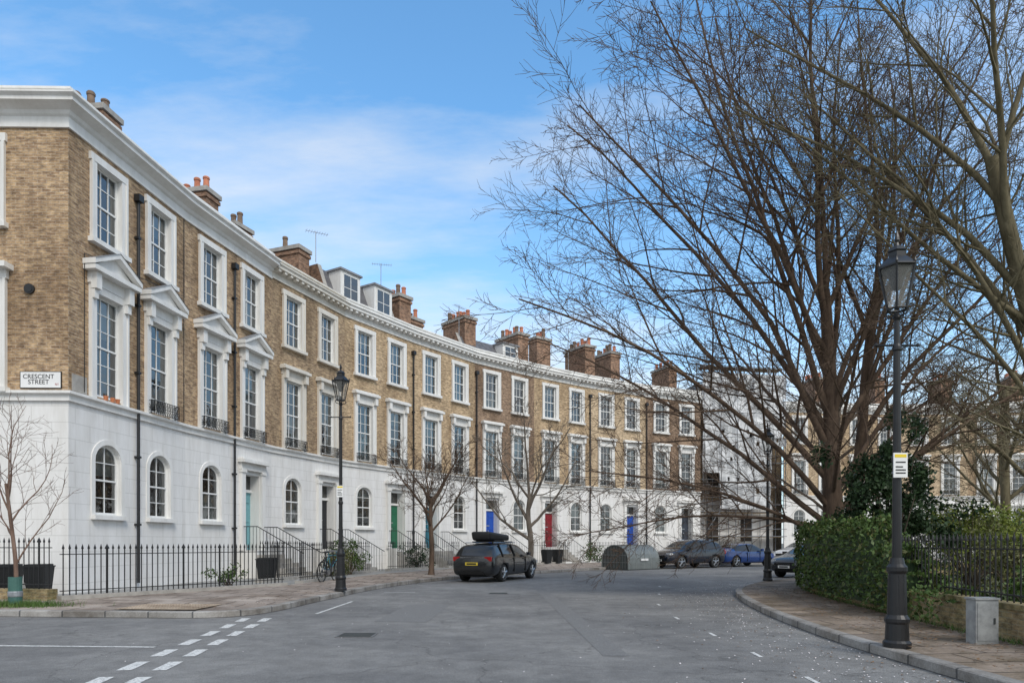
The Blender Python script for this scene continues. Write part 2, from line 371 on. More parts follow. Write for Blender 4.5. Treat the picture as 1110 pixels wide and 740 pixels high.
def door(H,F,c,mat,trimm):
    w=1.05;a=c-w/2;b=c+w/2;P=F.p; t=H['trim']; D=-.4
    d=H['door']
    for f in ([(a,0,1.2),(a,D,1.2),(a,D,4.1),(a,0,4.1)],[(b,0,1.2),(b,D,1.2),(b,D,4.1),(b,0,4.1)],[(a,0,4.1),(b,0,4.1),(b,D,4.1),(a,D,4.1)]): t.face([P(*x) for x in f],'trim')
    d.face([P(a,D,1.2),P(b,D,1.2),P(b,D,3.45),P(a,D,3.45)],mat)
    for (x0,x1) in ((a+.1,c-.05),(c+.05,b-.1)):
        for (q0,q1) in ((1.4,2.15),(2.3,2.95),(3.05,3.32)): box(d,F,x0,x1,D,D+.03,q0,q1,mat)
    box(d,F,a,b,D-.02,D+.08,3.45,3.56,'frame')
    H['window_glass'].face([P(a,D,3.56),P(b,D,3.56),P(b,D,4.1),P(a,D,4.1)],'glass')
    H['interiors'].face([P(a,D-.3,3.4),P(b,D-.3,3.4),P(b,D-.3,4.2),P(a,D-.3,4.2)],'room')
    cyl(d,P(c,D+.03,2.22),P(c,D+.1,2.22),.035,.04,8,'alloy'); box(d,F,c-.14,c+.14,D+.03,D+.045,2.5,2.56,'alloy')
    for x in (a-.24,b+.02):
        box(t,F,x,x+.22,0,.12,1.2,4.15,'trim'); box(t,F,x-.03,x+.25,.0,.16,4.15,4.25,'trim'); box(t,F,x-.03,x+.25,0,.15,1.2,1.42,'trim')
    box(t,F,a-.28,b+.28,0,.13,4.252,4.52,'trim'); box(t,F,a-.36,b+.36,0,.3,4.522,4.64,'trim'); box(t,F,a-.3,b+.3,0,.2,4.64,4.7,'trim')
    st=H['front_steps']
    box(st,F,a-.2,b+.2,0,.7,.05,1.2,'trim'); 
    for i in range(6): box(st,F,a-.2,b+.2,.7+i*.3,.7+(i+1)*.3+.001*i,.05,1.2-.165*(i+1),'stone')
    r=H['front_steps']
    for x in (a-.16,b+.16):
        cyl(r,P(x,.1,2.1),P(x,.7,2.1),.018,.018,5,'iron'); cyl(r,P(x,.7,2.1),P(x,2.6,1.1),.018,.018,5,'iron')
        for i in range(18):
            q=.1+i*.14; zb=1.2 if q<.7 else 1.2-.165*(int((q-.7)/.3)+1); ztp=2.1 if q<.7 else 2.1-(q-.7)/1.9
            cyl(r,P(x,q,max(zb,.1)),P(x,q,ztp),.01,.01,4,'iron',False)
def window_flat(H,F,c,w,z0,z1,n):
    P=F.p; a=c-w/2;b=c+w/2; fr=H['window_frames']
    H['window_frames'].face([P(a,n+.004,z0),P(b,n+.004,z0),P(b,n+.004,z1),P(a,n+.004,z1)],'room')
    H['window_glass'].face([P(a,n+.015,z0),P(b,n+.015,z0),P(b,n+.015,z1),P(a,n+.015,z1)],'glass')
    for x in (a,c-.015,b-.03): box(fr,F,x,x+.03,n,n+.03,z0,z1,'frame')
    for z in (z0,(z0+z1)/2,z1-.03): box(fr,F,a,b,n,n+.034,z,z+.03,'frame')
def mansard(H,F,z=15.6,dorm=(1.4,3.8)):
    m=H['roof']; L=F.L; P=F.p; a=-1.0; c2=-1.9
    m.face([P(.25,a,12.9),P(L-.25,a,12.9),P(L-.25,c2,z),P(.25,c2,z)],'slate'); m.face([P(.25,c2,z),P(L-.25,c2,z),P(L-.25,-6,z+.1),P(.25,-6,z+.1)],'lead')
    m.face([P(.25,-6,z+.1),P(L-.25,-6,z+.1),P(L-.25,-6.5,12.9),P(.25,-6.5,12.9)],'slate')
    for x in (.0,L-.25):
        for xx in (x,x+.25):
            m.face([P(*q) for q in [(xx,a+.1,12.8),(xx,c2+.05,z+.15),(xx,-6.2,z+.2),(xx,-6.8,12.8)]],'brick_chim',[(a,12.8),(c2,z),(-6.2,z),(-6.8,12.8)])
        m.face([P(x,a+.1,12.8),P(x+.25,a+.1,12.8),P(x+.25,c2+.05,z+.15),P(x,c2+.05,z+.15)],'stone'); m.face([P(x,c2+.05,z+.15),P(x+.25,c2+.05,z+.15),P(x+.25,-6.2,z+.2),P(x,-6.2,z+.2)],'stone')
    for c in dorm:
        box(m,F,c-.68,c+.68,-2.2,a,13.2,z-.06,'trim'); box(m,F,c-.76,c+.76,-2.3,a+.1,z-.06,z+.03,'lead')
        window_flat(H,F,c,1.0,13.5,z-.2,a)
PARTS=['walls','trim','window_frames','window_glass','interiors','window_guards','door','front_steps','roof','chimney','drainpipe']
def house(A,B,mA,mB,brickm,order,doorm=None,pedi=False,trimm='trim',mans=None,chim=None,pipe=None,guards=(1,1),firstcorner=None,sep=True,steps=True,dorm=(1.4,3.8)):
    F=Fr(A,B); L=F.L; H={p:MB() for p in PARTS}
    off=R.uniform(0,9)
    sc=L/5.15; c1=1.375*sc; c2=3.775*sc
    if firstcorner: c1,c2=firstcorner
    ops_g=[];ops_u=[]
    for c,k in zip((c1,c2),order):
        if k=='w': ops_g.append((c-.5,c+.5,2.25,4.2))
        elif k=='d': ops_g.append((c-.525,c+.525,1.2,4.1))
        ops_u.append((c-.52,c+.52,5.5,8.3)); ops_u.append((c-.5,c+.5,9.75,11.85))
    wall(H['walls'],F,0,L,0,5.2,ops_g,'stucco',off); wall(H['walls'],F,0,L,5.2,12.36,ops_u,brickm,off)
    for i,(c,k) in enumerate(zip((c1,c2),order)):
        if k=='w': window(H,F,c,1.0,2.25,4.2,2,2,.45); box(H['trim'],F,c-.66,c+.66,0,.14,2.13,2.25,'trim')
        elif k=='d': door(H,F,c,doorm,trimm)
        window(H,F,c,1.04,5.5,8.3,2 if i else 3,3); window(H,F,c,1.0,9.75,11.85,3,2)
        t=H['trim']; architrave(H,F,c,1.0,9.75,11.85,trimm)
        a=c-.52;b=c+.52
        box(t,F,a-.22,a,0,.08,5.42,8.3,trimm); box(t,F,b,b+.22,0,.08,5.42,8.3,trimm); box(t,F,a-.22,b+.22,0,.083,8.3,8.5,trimm)
        box(t,F,a-.225,a-.165,.08,.11,5.42,8.49,trimm); box(t,F,b+.165,b+.225,.08,.11,5.42,8.49,trimm)
        if pedi:
            box(t,F,a-.26,b+.26,0,.1,8.502,8.8,trimm); box(t,F,a-.42,b+.42,0,.36,8.802,8.93,trimm)
            for x in (a-.24,b+.04): box(t,F,x,x+.2,.08,.26,8.35,8.80,trimm); box(t,F,x+.02,x+.18,.08,.18,8.1,8.35,trimm)
            x0=a-.44;x1=b+.44; P=F.p
            tri=lambda n,e,zb:[P(x0+e,n,zb),P(x1-e,n,zb),P(c,n,9.52-e*.65)]
            H['trim'].face(tri(.2,.12,8.93),trimm)
            for (xa,xb) in ((x0,c),(x1,c)):
                d=.14
                pts=[(xa,8.932),(xb,9.42),(xb,9.42+d),(xa,8.932+d)]
                H['trim'].face([P(q[0],.38,q[1]) for q in pts],trimm)
                H['trim'].face([P(pts[0][0],.2,pts[0][1]),P(pts[1][0],.2,pts[1][1]),P(pts[1][0],.38,pts[1][1]),P(pts[0][0],.38,pts[0][1])],trimm)
                H['trim'].face([P(pts[3][0],0,pts[3][1]),P(pts[2][0],0,pts[2][1]),P(pts[2][0],.40,pts[2][1]),P(pts[3][0],.40,pts[3][1])],'lead')
                H['trim'].face([P(xa,0,8.932),P(xa,.38,8.932),P(xa,.38,8.932+d),P(xa,0,8.932+d)],trimm)
        else:
            box(t,F,a-.24,b+.24,0,.09,8.502,8.72,trimm); box(t,F,a-.34,b+.34,0,.3,8.722,8.84,trimm); box(t,F,a-.3,b+.3,0,.2,8.84,8.9,trimm)
            for x in (a-.22,b+.04): box(t,F,x,x+.18,.085,.24,8.34,8.72,trimm)
        if guards[i]: guard(H,F,a-.1,b+.1,5.42)
        else:
            for x in (-.25,.02,.22):
                lathe(H['window_guards'],F.p(c+x,.13,5.415),[(.05,0),(.07,.13),(.06,.13)],8,'terracotta')
    profile(H['trim'],A,B,mA,mB,[(0,5.16),(.07,5.16),(.07,5.3),(.16,5.34),(.16,5.41),(0,5.42)],'trim')
    profile(H['trim'],A,B,mA,mB,CORN_A if pedi else CORN_B,trimm)
    if not pedi:
        n=int(L/.36)
        for i in range(n): s=L*(i+.5)/n; box(H['trim'],F,s-.07,s+.07,.06,.3,12.55,12.655,trimm)
    P=F.p; rf=H['roof']
    rf.face([P(0,-.3,13.19),P(L,-.3,13.19),P(L,-.32,12.8),P(0,-.32,12.8)],brickm)
    rf.face([P(0,-.32,12.8),P(L,-.32,12.8),P(L,-4.7,12.4),P(0,-4.7,12.4)],'slate'); rf.face([P(0,-4.7,12.4),P(L,-4.7,12.4),P(L,-9,13.0),P(0,-9,13.0)],'slate')
    H['walls'].face([P(L,-9,0),P(0,-9,0),P(0,-9,13.0),P(L,-9,13.0)],brickm,[(L,0),(0,0),(0,13.0),(L,13.0)])
    if mans: mansard(H,F,mans,dorm)
    if chim:
        for cc in chim: chimney(H,F,*cc)
    if pipe is not None:
        for s in pipe:
            d=H['drainpipe']; cyl(d,P(s,.09,.3),P(s,.09,11.6),.045,.045,8,'pipe'); box(d,F,s-.11,s+.11,.02,.2,11.6,11.8,'pipe')
            for z in (2,4,6.5,8.5,10.5): box(d,F,s-.07,s+.07,0,.14,z,z+.06,'pipe')
    mid=F.p(L/2,-4,0); e=empty('brick_terraced_house',mid)
    if sep is False: return H,F,e
    for p,mb in H.items():
        if mb.f: mb.build(p,e)
    return e
B=[(-11.5,17.7),(-10.9,22.75),(-9.8,27.8),(-8.0,32.6),(-5.35,36.9),(-2.25,41.1),(1.45,44.6),(5.5,47.8),(9.9,50.6),(14.6,52.9)]
def mitres(path,endn=True):
    fr=[Fr(a,b) for a,b in zip(path,path[1:])]; m=[fr[0].n.copy()]
    for f,g in zip(fr,fr[1:]):
        s=(f.n+g.n).normalized(); m.append(s/ s.dot(f.n))
    m.append(fr[-1].n.copy()); return m
SIDE=(-22.0,17.5)
M=mitres([SIDE]+B); mS=M[0]; M=M[1:]
def fin(H,e):
    for p,mb in H.items():
        if mb.f: mb.build(p,e)
H,F,e=house(B[0],B[1],M[0],M[1],'brick_a','ww',pedi=True,guards=(0,1),pipe=[2.62],firstcorner=(1.45,3.75),sep=False,chim=[(5.0,-2.6,.8,2.0,15.9,4,'pot_dark')])
G=Fr(SIDE,B[0]); sw=G.L
cs=[sw-2.3,sw-5.6]
ops=[]
for c in cs: ops+= [(c-.52,c+.52,5.5,8.3),(c-.5,c+.5,9.75,11.85)]
wall(H['walls'],G,0,sw,5.2,12.36,ops,'brick_a',3); wall(H['walls'],G,0,sw,0,5.2,[],'stucco',2)
for c in cs:
    window(H,G,c,1.04,5.5,8.3,3,3); window(H,G,c,1.0,9.75,11.85,3,2); architrave(H,G,c,1.0,9.75,11.85,'trim'); architrave(H,G,c,1.04,5.5,8.3,'trim',.22,.09)
    box(H['trim'],G,c-.9,c+.9,0,.34,8.52,8.66,'trim')
profile(H['trim'],SIDE,B[0],mS,M[0],CORN_A,'trim'); profile(H['trim'],SIDE,B[0],mS,M[0],[(0,5.16),(.07,5.16),(.07,5.3),(.16,5.34),(.16,5.41),(0,5.42)],'trim')
H['roof'].face([G.p(0,-.3,13.2),G.p(sw,-.3,13.2),G.p(sw,-9,13.0),G.p(0,-9,13.0)],'lead')
cyl(H['drainpipe'],G.p(sw-.98,0,8.05),G.p(sw-.98,.06,8.05),.13,.13,16,'pipe'); cyl(H['drainpipe'],G.p(sw-.98,.06,8.05),G.p(sw-.98,.07,8.05),.09,.09,16,'iron')
chimney(H,G,sw-1.3,-2.5,1.2,.7,13.9,1)
cyl(H['drainpipe'],F.p(4.95,.05,5.5),F.p(4.95,.05,12.2),.012,.012,4,'pipe')
cyl(H['drainpipe'],F.p(.5,.05,5.5),F.p(.5,.05,9.2),.01,.01,4,'pipe'); cyl(H['drainpipe'],F.p(.5,.05,9.2),F.p(5.0,.06,9.62),.01,.01,4,'pipe')
fin(H,e)
def text(s,size,loc,rot,mat,parent,name):
    cu=bpy.data.curves.new(name,'FONT'); cu.body=s; cu.size=size; cu.extrude=.002; cu.align_x='CENTER'; cu.space_line=.85
    o=bpy.data.objects.new(name,cu); col.objects.link(o); o.location=loc; o.rotation_euler=rot; cu.materials.append(MATS[mat])
    if parent: o.parent=parent; o.matrix_parent_inverse=Matrix.Translation(-Vector(parent.location))
    return o
sg=empty('street_name_sign',(-12.1,17.6,5.7)); mb=MB()
box(mb,G,sw-1.22,sw-.16,.01,.035,5.48,5.92,'sign_black'); box(mb,G,sw-1.20,sw-.18,.035,.039,5.50,5.90,'sign_white'); mb.build('plate',sg)
q=G.p(sw-.74,.042,5.73); text('CRESCENT\nSTREET',.165,q,(math.radians(90),0,math.atan2(G.t.y,G.t.x)),'sign_black',sg,'lettering')
q=G.p(sw-.27,.042,5.56); text('N1',.08,q,(math.radians(90),0,math.atan2(G.t.y,G.t.x)),'tail_red',sg,'postcode')
sg=empty('wall_plaque',(-11.4,18.2,5.7)); mb=MB(); box(mb,F,.1,.62,0.005,.03,5.46,5.9,'stone'); mb.build('plate',sg)
spec=[
 ('brick_a','wd','door_teal',dict(pedi=True,pipe=[2.6],chim=[(5.0,-2.6,.8,2.0,15.9,4)])),
 ('brick_b','wd','door_black',dict(trimm='trim_b',chim=[(4.7,-2.0,.8,2.2,15.6,1,'pot_dark'),(2.2,-3.4,1.0,.8,15.8,2,'pot_dark')])),
 ('brick_c','wd','door_green',dict(mans=15.05,pipe=[5.0])),
 ('brick_c','dw','door_petrol',dict(chim=[(1.0,-1.6,.9,2.2,15.4,6),(3.4,-3.0,1.0,.8,15.0,2)])),
 ('brick_d','dw','door_blue',dict(mans=14.4,dorm=(3.9,),pipe=[.1],chim=[(1.0,-1.6,.9,2.2,15.6,6)])),
 ('brick_c','dw','door_red',dict(pipe=[5.05],chim=[(.3,-1.5,.9,2.4,15.5,6),(3.6,-3.2,1.3,.9,16.2,5)])),
 ('brick_e','wd','door_blue',dict(pipe=[],chim=[(1.0,-1.3,.9,2.4,15.7,6),(4.2,-2.2,.9,2.2,15.9,6)])),
 ('brick_d','wd','door_grey',dict(pipe=[.05],chim=[(4.6,-2.5,.8,2.2,15.6,5)])),
]
for i,(bm,od,dm,kw) in enumerate(spec):
    house(B[i+1],B[i+2],M[i+1],M[i+2],bm,od,dm,**kw)
Fe=Fr(B[-2],B[-1])
gb=MB(); q=[Fe.p(Fe.L+.003,0,0),Fe.p(Fe.L+.003,-9,0),Fe.p(Fe.L+.003,-9,13.1),Fe.p(Fe.L+.003,0,13.1)]
gb.face(q,'brick_d',[(0,0),(9,0),(9,13.4),(0,13.4)])
g=empty('gable_wall',q[0]); gb.build('bricks',g)
C=[(22.5,56.5),(27.7,57.4),(33,57.8),(38.3,57.4),(43.5,56.4),(48.6,54.8),(53.5,52.4),(58.2,49.4),(62.4,45.8)]
MC=mitres(C)
for i in range(len(C)-1):
    house(C[i],C[i+1],MC[i],MC[i+1],['brick_e','brick_c','brick_e','brick_b'][i%4],'wd',['door_black','door_blue','door_red','door_green'][i%4],chim=[(4.8,-2.2,.9,2.2,15.8,6)])
# scaffolded house
e=empty('scaffolded_house',(18.5,57,0)); F=Fr((15.4,55.0),(22.4,56.3)); mb=MB()
box(mb,F,.1,F.L-.1,-9,-1.4,0,5,'stucco'); box(mb,F,.1,F.L-.1,-9,-1.4,5.002,13.2,'brick_e'); box(mb,F,.1,F.L-.1,-9,-1.42,13.2,14.6,'lead'); 
for k in range(3):
    for j in range(2):
        a=.9+j*3; z=1.5+k*3.7
        box(mb,F,a,a+1.2,-1.4,-1.34,z,z+2.2,'frame'); box(mb,F,a+.1,a+1.1,-1.34,-1.32,z+.1,z+2.1,'room')
mb.build('walls',e); mb=MB()
for i in range(6):
    for n in (-1.2,0):
        s=F.L*i/5; cyl(mb,F.p(s,n,0),F.p(s,n,16.2),.03,.03,6,'scaffold')
for z in (2,4,6,8,10,12,14,15.8):
    for n in (-1.2,0): cyl(mb,F.p(-.3,n,z),F.p(F.L+.3,n,z),.03,.03,6,'scaffold'); cyl(mb,F.p(-.3,n,z+.6),F.p(F.L+.3,n,z+.6),.025,.025,6,'scaffold')
    box(mb,F,0,F.L,-1.15,-.05,z-.08,z-.04,'plank')
for i in range(5): cyl(mb,F.p(F.L*i/5,.03,2+2*i),F.p(F.L*(i+1)/5,.03,4+2*i),.025,.025,6,'scaffold')
mb.build('scaffolding',e)
mb=MB(); nx=34; nz_=34
g=[[None]*(nz_+1) for _ in range(nx+1)]
for i in range(nx+1):
    for j in range(nz_+1):
        s=-.1+(F.L+.2)*(i/nx); z=4.2+11*j/nz_; g[i][j]=F.p(s,.12+.08*math.sin(i*1.9+j*.4)+.06*math.sin(j*1.3+i*.5)+R.uniform(-.03,.03),z)
for i in range(nx):
    for j in range(nz_):
        if R.random()<.03 or (i//7==4 and j<16) or (i<7 and j<9): continue
        mb.face([g[i][j],g[i+1][j],g[i+1][j+1],g[i][j+1]],'sheeting')
for z in (6,8,10,12,14): cyl(mb,F.p(-.2,.3,z),F.p(F.L+.2,.3,z),.03,.03,6,'scaffold')
for i in range(6): cyl(mb,F.p(F.L*i/5,.3,4.2),F.p(F.L*i/5,.3,16.2),.03,.03,6,'scaffold')
mb.build('debris_sheeting',e,True)

# ---------------------------------------------------------------- ground
def sheet(name,x0,x1,y0,y1,z,mat):
    mb=MB(); mb.face([(x0,y0,z),(x1,y0,z),(x1,y1,z),(x0,y1,z)],mat,[(x0,y0),(x1,y0),(x1,y1),(x0,y1)]); return mb.build(name)
sheet('ground',-600,600,-300,900,0,'far_ground'); sheet('road',-60,90,-25,75,.004,'asphalt')
KL=[(-40,15.2),(-13,13.95),(-7.6,13.55),(-6.1,13.4),(-5.3,13.9),(-5.05,15.2),(-4.95,16.8),(-4.75,18.5),(-4.5,21.3),(-3.6,25),(-2.0,28.6),(1.9,33.5),(6.2,39),(11,42.8),(16,46),(24,49),(34,50.5),(48,48.5),(58,42)]
RL=[(-40,16.6),(-13.5,15.9),(-10.35,15.3),(-8.5,17.8),(-6.75,20.6),(-6.35,23.5),(-5.2,28.5),(-3.2,32.9),(-.3,37.6),(3.2,41.6),(7.3,44.9),(12,47.9),(16.5,50),(24,53),(33,54),(46,52),(58,46)]
KLs=smoothpl(KL,2)
def strip(name,P1,P2,z1,z2,mat,n=160):
    a=nsample(P1,n); b=nsample(P2,n); mb=MB()
    for i in range(n-1):
        p=[a[i],a[i+1],b[i+1],b[i]]; z=[z1,z1,z2,z2]
        mb.face([(q.x,q.y,zz) for q,zz in zip(p,z)],mat,[(q.x,q.y) for q in p])
    return mb.build(name)
strip('pavement',KLs,RL,.125,.22,'paving')
FAC=[(-40,17.4),(-22,17.45)]+[B[0]]+B[1:]+[(22,56),(27.7,57.3),(38,57.3),(50,54.2),(62,46)]
strip('front_yard_paving',RL,FAC,.215,.15,'yard')
def kerb(name,pl,side,parent=None):
    mb=MB(); p=resample(pl,.9); 
    nrm=[]
    for i in range(len(p)):
        a=p[max(0,i-1)];b=p[min(len(p)-1,i+1)]; d=(b-a).normalized(); nrm.append(Vector((d.y,-d.x))*side)
    L=0
    for i in range(len(p)-1):
        a,b=p[i],p[i+1]; na,nb=nrm[i]*.01,nrm[i+1]*.01; ia,ib=-nrm[i]*.16,-nrm[i+1]*.16; L2=L+(b-a).length
        o0=a+na;o1=b+nb;i0=a+ia;i1=b+ib
        mb.face([(o0.x,o0.y,0),(o1.x,o1.y,0),(o1.x,o1.y,.12),(o0.x,o0.y,.12)],'kerb',[(L,0),(L2,0),(L2,.12),(L,.12)])
        c0=a+na*-1;c1=b+nb*-1
        mb.face([(o0.x,o0.y,.12),(o1.x,o1.y,.12),(c1.x,c1.y,.135),(c0.x,c0.y,.135)],'kerb',[(L,.12),(L2,.12),(L2,.14),(L,.14)])
        mb.face([(c0.x,c0.y,.135),(c1.x,c1.y,.135),(i1.x,i1.y,.137),(i0.x,i0.y,.137)],'kerb',[(L,.14),(L2,.14),(L2,.3),(L,.3)])
        L=L2
    return mb.build(name)
kerb('kerb',KLs,1)
KR=[(4.9,-20),(4.9,5),(4.85,8.1),(4.85,10.4),(5.2,13.9),(5.75,17),(6.4,19.7),(7.6,22.4),(9.6,25.3),(12.5,28),(17,30.5),(26,33.5),(40,35)]
WR=[(6.7,-20),(6.7,5),(6.75,8.1),(6.95,10.4),(7.4,13.9),(7.85,16.8),(8.4,19.2),(9.6,21),(11.3,23.2),(14,25.6),(18,28),(26.6,30.7),(40,32)]
KRs=smoothpl(KR,2)
strip('pavement',KRs,WR,.125,.16,'paving_r')
kerb('kerb',KRs,-1)
strip('garden_ground',WR,[(90,-20),(90,32)],.19,.25,'earth',60)
mb=MB(); P=[(-8.05,13.78),(-6.35,13.68),(-6.3,14.9),(-8.0,15.0)]; mb.face([(x,y,.158) for x,y in P],'tactile',[(0,0),(1.8,0),(1.8,1.2),(0,1.2)])
for i in range(14):
    for j in range(9):
        lathe(mb,(-7.95+.118*i,13.86+j*.125,.158),[(.022,0),(.016,.006),(.0,.007)],6,'tactile')
mb.build('tactile_paving')
mk=MB()
def dash(x0,y0,x1,y1,w,z=.009):
    L=math.hypot(x1-x0,y1-y0); n=max(1,int(L/.15)); d=Vector((x1-x0,y1-y0)).normalized(); nn=Vector((d.y,-d.x)); pr=None
    for i in range(n+1):
        c=Vector((x0,y0))+d*(L*i/n); w0=w/2*R.uniform(.88,1.05); w1=w/2*R.uniform(.88,1.05); cur=(c-nn*w0,c+nn*w1)
        if pr: mk.face([(pr[0].x,pr[0].y,z),(pr[1].x,pr[1].y,z),(cur[1].x,cur[1].y,z),(cur[0].x,cur[0].y,z)],'white_paint_road')
        pr=cur
for y in [7.0+.98*i for i in range(7)]:
    t=(y-7)/6; x=-4.0-.75*t
    dash(x,y,x-.08,y+.58,.17); dash(x-.42,y,x-.5,y+.58,.17)
dash(-20,10.6,-5.1,9.75,.09)
for y in (7.2,8.9,10.9,13.3,16.2,19.5,23):
    x=3.25 if y<15 else 3.25+(y-15)*.22
    dash(x,y,x+.02+.0,y+.4,.06)
for (x,y) in ((-2.9,20.3),(-2.4,24.0)): dash(x-.9,y,x,y+.15,.08)
dash(-4.1,14.3,-4.05,17.3,.07)
mk.build('road_markings')
mb=MB()
mb.face([(-2.6,12.9,.008),(-1.6,12.8,.008),(-1.5,16.4,.008),(-2.5,16.5,.008)],'asphalt_patch')
mb.face([(1.2,9.0,.008),(1.55,9.0,.008),(1.0,24,.008),(.65,24,.008)],'asphalt_patch')
mb.build('road_repair_patch')
for (x,y) in ((-2.5,11.0),(-.4,20)):
    mb=MB(); wbox(mb,x-.3,x+.3,y-.25,y+.25,.0,.012,'manhole')
    for i in range(6): wbox(mb,x-.26,x+.26,y-.22+i*.08,y-.18+i*.08,.012,.018,'hangar_dark')
    mb.build('manhole_cover')
def litter(name,n,area,size,mat):
    mb=MB(); vs=[];fs=[]
    for _ in range(n):
        x,y,z=area(); a=R.uniform(0,6.28); s=size*R.uniform(.6,1.4); k=len(vs)
        for dx,dy in ((-1,-.5),(1,-.6),(.8,.5),(-.7,.6)):
            vs.append((x+s*(dx*math.cos(a)-dy*math.sin(a)),y+s*(dx*math.sin(a)+dy*math.cos(a)),z+R.uniform(0,.012)))
        fs.append((k,k+1,k+2,k+3))
    mb.faces_idx(vs,fs,mat); mb.build(name)
def interp(pl,y):
    for a,b in zip(pl,pl[1:]):
        if a[1]<=y<=b[1]: return a[0]+(b[0]-a[0])*(y-a[1])/(b[1]-a[1])
    return pl[-1][0]
def a1():
    y=6+20*R.random()**1.3; xk=interp(KR,y); return (xk-abs(R.gauss(0,1.1))-.05,y,.011)
def a2():
    y=6+15*R.random(); xk=interp(KR,y); xw=interp(WR,y); return (xk+.2+(xw-xk-.2)*R.random()**.6,y,.17)
def a3():
    y=5.5+22*R.random(); return (R.uniform(-6,5),y,.011)
def a4():
    y=14+10*R.random(); return (interp(KL[4:],y)-.25-abs(R.gauss(0,.9)),y,.17)
litter('fallen_petals',900,a1,.011,'petal'); litter('fallen_petals',250,a3,.009,'petal')
litter('fallen_leaves',1900,a2,.022,'dead_leaf'); litter('fallen_leaves',500,a1,.016,'dead_leaf'); litter('fallen_leaves',300,a4,.018,'dead_leaf')
def blades(mb,n,area,h):
    vs=[];fs=[]
    for _ in range(n):
        x,y,z=area(); a=R.uniform(0,6.28); w=.006; hh=h*R.uniform(.4,1.2); lx,ly=R.gauss(0,.4)*hh,R.gauss(0,.4)*hh; k=len(vs)
        vs+= [(x-w*math.cos(a),y-w*math.sin(a),z),(x+w*math.cos(a),y+w*math.sin(a),z),(x+lx,y+ly,z+hh)]; fs.append((k,k+1,k+2))
    mb.faces_idx(vs,fs,'grass_blades')
mb=MB(); blades(mb,2400,lambda:(-10.55+R.gauss(0,.5),14.45+R.gauss(0,.16),.15),.14)
def gw():
    y=6+14*R.random(); return (interp(WR,y)-.08-abs(R.gauss(0,.07)),y,.15)
blades(mb,2600,gw,.1); mb.build('grass_tufts')

# ---------------------------------------------------------------- railings
def railing(name,pl,zb,h,step=.13,plinth=.12,pm='stone',r=.011):
    e=empty(name,(pl[0][0],pl[0][1],0)); mb=MB(); pb=MB()
    p=[Vector(q) for q in pl]
    for a,b in zip(p,p[1:]):
        F=Fr(a,b); 
        if plinth: box(pb,F,-.02,F.L+.02,-.14,.14,0,zb+plinth,pm)
        n=max(1,int(F.L/step))
        for i in range(n):
            s=F.L*(i+.5)/n; z0=zb+plinth; thick=(i%14==7)
            rr=r*1.9 if thick else r
            q0=F.p(s,0,z0); q1=F.p(s,0,z0+h)
            cyl(mb,q0,q1,rr,rr,4,'iron',False)
            cyl(mb,q1,(q1[0],q1[1],q1[2]+.03),rr*1.9,rr*2,4,'iron'); cyl(mb,(q1[0],q1[1],q1[2]+.03),(q1[0],q1[1],q1[2]+.12),rr*1.9,.001,4,'iron',False)
        for zz in (zb+plinth+.1,zb+plinth+h-.12):
            box(mb,F,0,F.L,-.017,.017,zz-.008,zz+.012,'iron')
    mb.build('iron_bars',e); 
    if pb.f: pb.build('plinth',e)
    return e
railing('iron_railing',[(-22,16.3),(-13.5,15.95),(-10.35,15.35)],.2,1.05,plinth=.25,pm='brick_wall')
railing('iron_railing',[(-10.2,15.4),(-8.5,17.8),(-6.85,20.5)],.2,1.05,plinth=.1,r=.013)
railing('iron_railing',[(-6.7,21.5),(-6.4,23.6)],.2,1.1,plinth=.1)
def offpt(i,s,n):
    F=Fr(B[i],B[i+1]); return F.p(s,n,0)[:2]
for i in range(1,9):
    F=Fr(B[i],B[i+1]); order=('ww','wd','wd','wd','dw','dw','dw','wd','wd')[i]
    sc=F.L/5.15; dc=(3.775 if order=='wd' else 1.375)*sc
    for a,b in [(0,dc-.75),(dc+.75,F.L)]:
        if b-a<.5: continue
        railing('iron_railing',[offpt(i,a,2.75),offpt(i,b,2.75)],.18,1.15,step=.14,plinth=.12,pm='trim' if i in(4,6) else 'stone',r=.012)
e=empty('brick_garden_wall',(7,12,0)); mb=MB(); wr=[p for p in WR if p[1]>=5]
p=resample(smoothpl(wr,2),.8); L=0
for a,b in zip(p,p[1:]):
    F=Fr(a,b)
    for f in ([(0,.12,.1),(F.L,.12,.1),(F.L,.12,.62),(0,.12,.62)],[(0,-.12,.1),(F.L,-.12,.1),(F.L,-.12,.62),(0,-.12,.62)]):
        mb.face([F.p(*q) for q in f],'brick_wall',[(L+q[0],q[2]-q[1]) for q in f])
    box(mb,F,0,F.L,-.14,.14,.60,.675,'brick_wall')
    L+=F.L
mb.build('bricks',e)
wr=[p for p in smoothpl([q for q in WR if q[1]>=5],2)]
railing('iron_railing',[tuple(q) for q in wr],.675,.85,step=.12,plinth=0,r=.011)

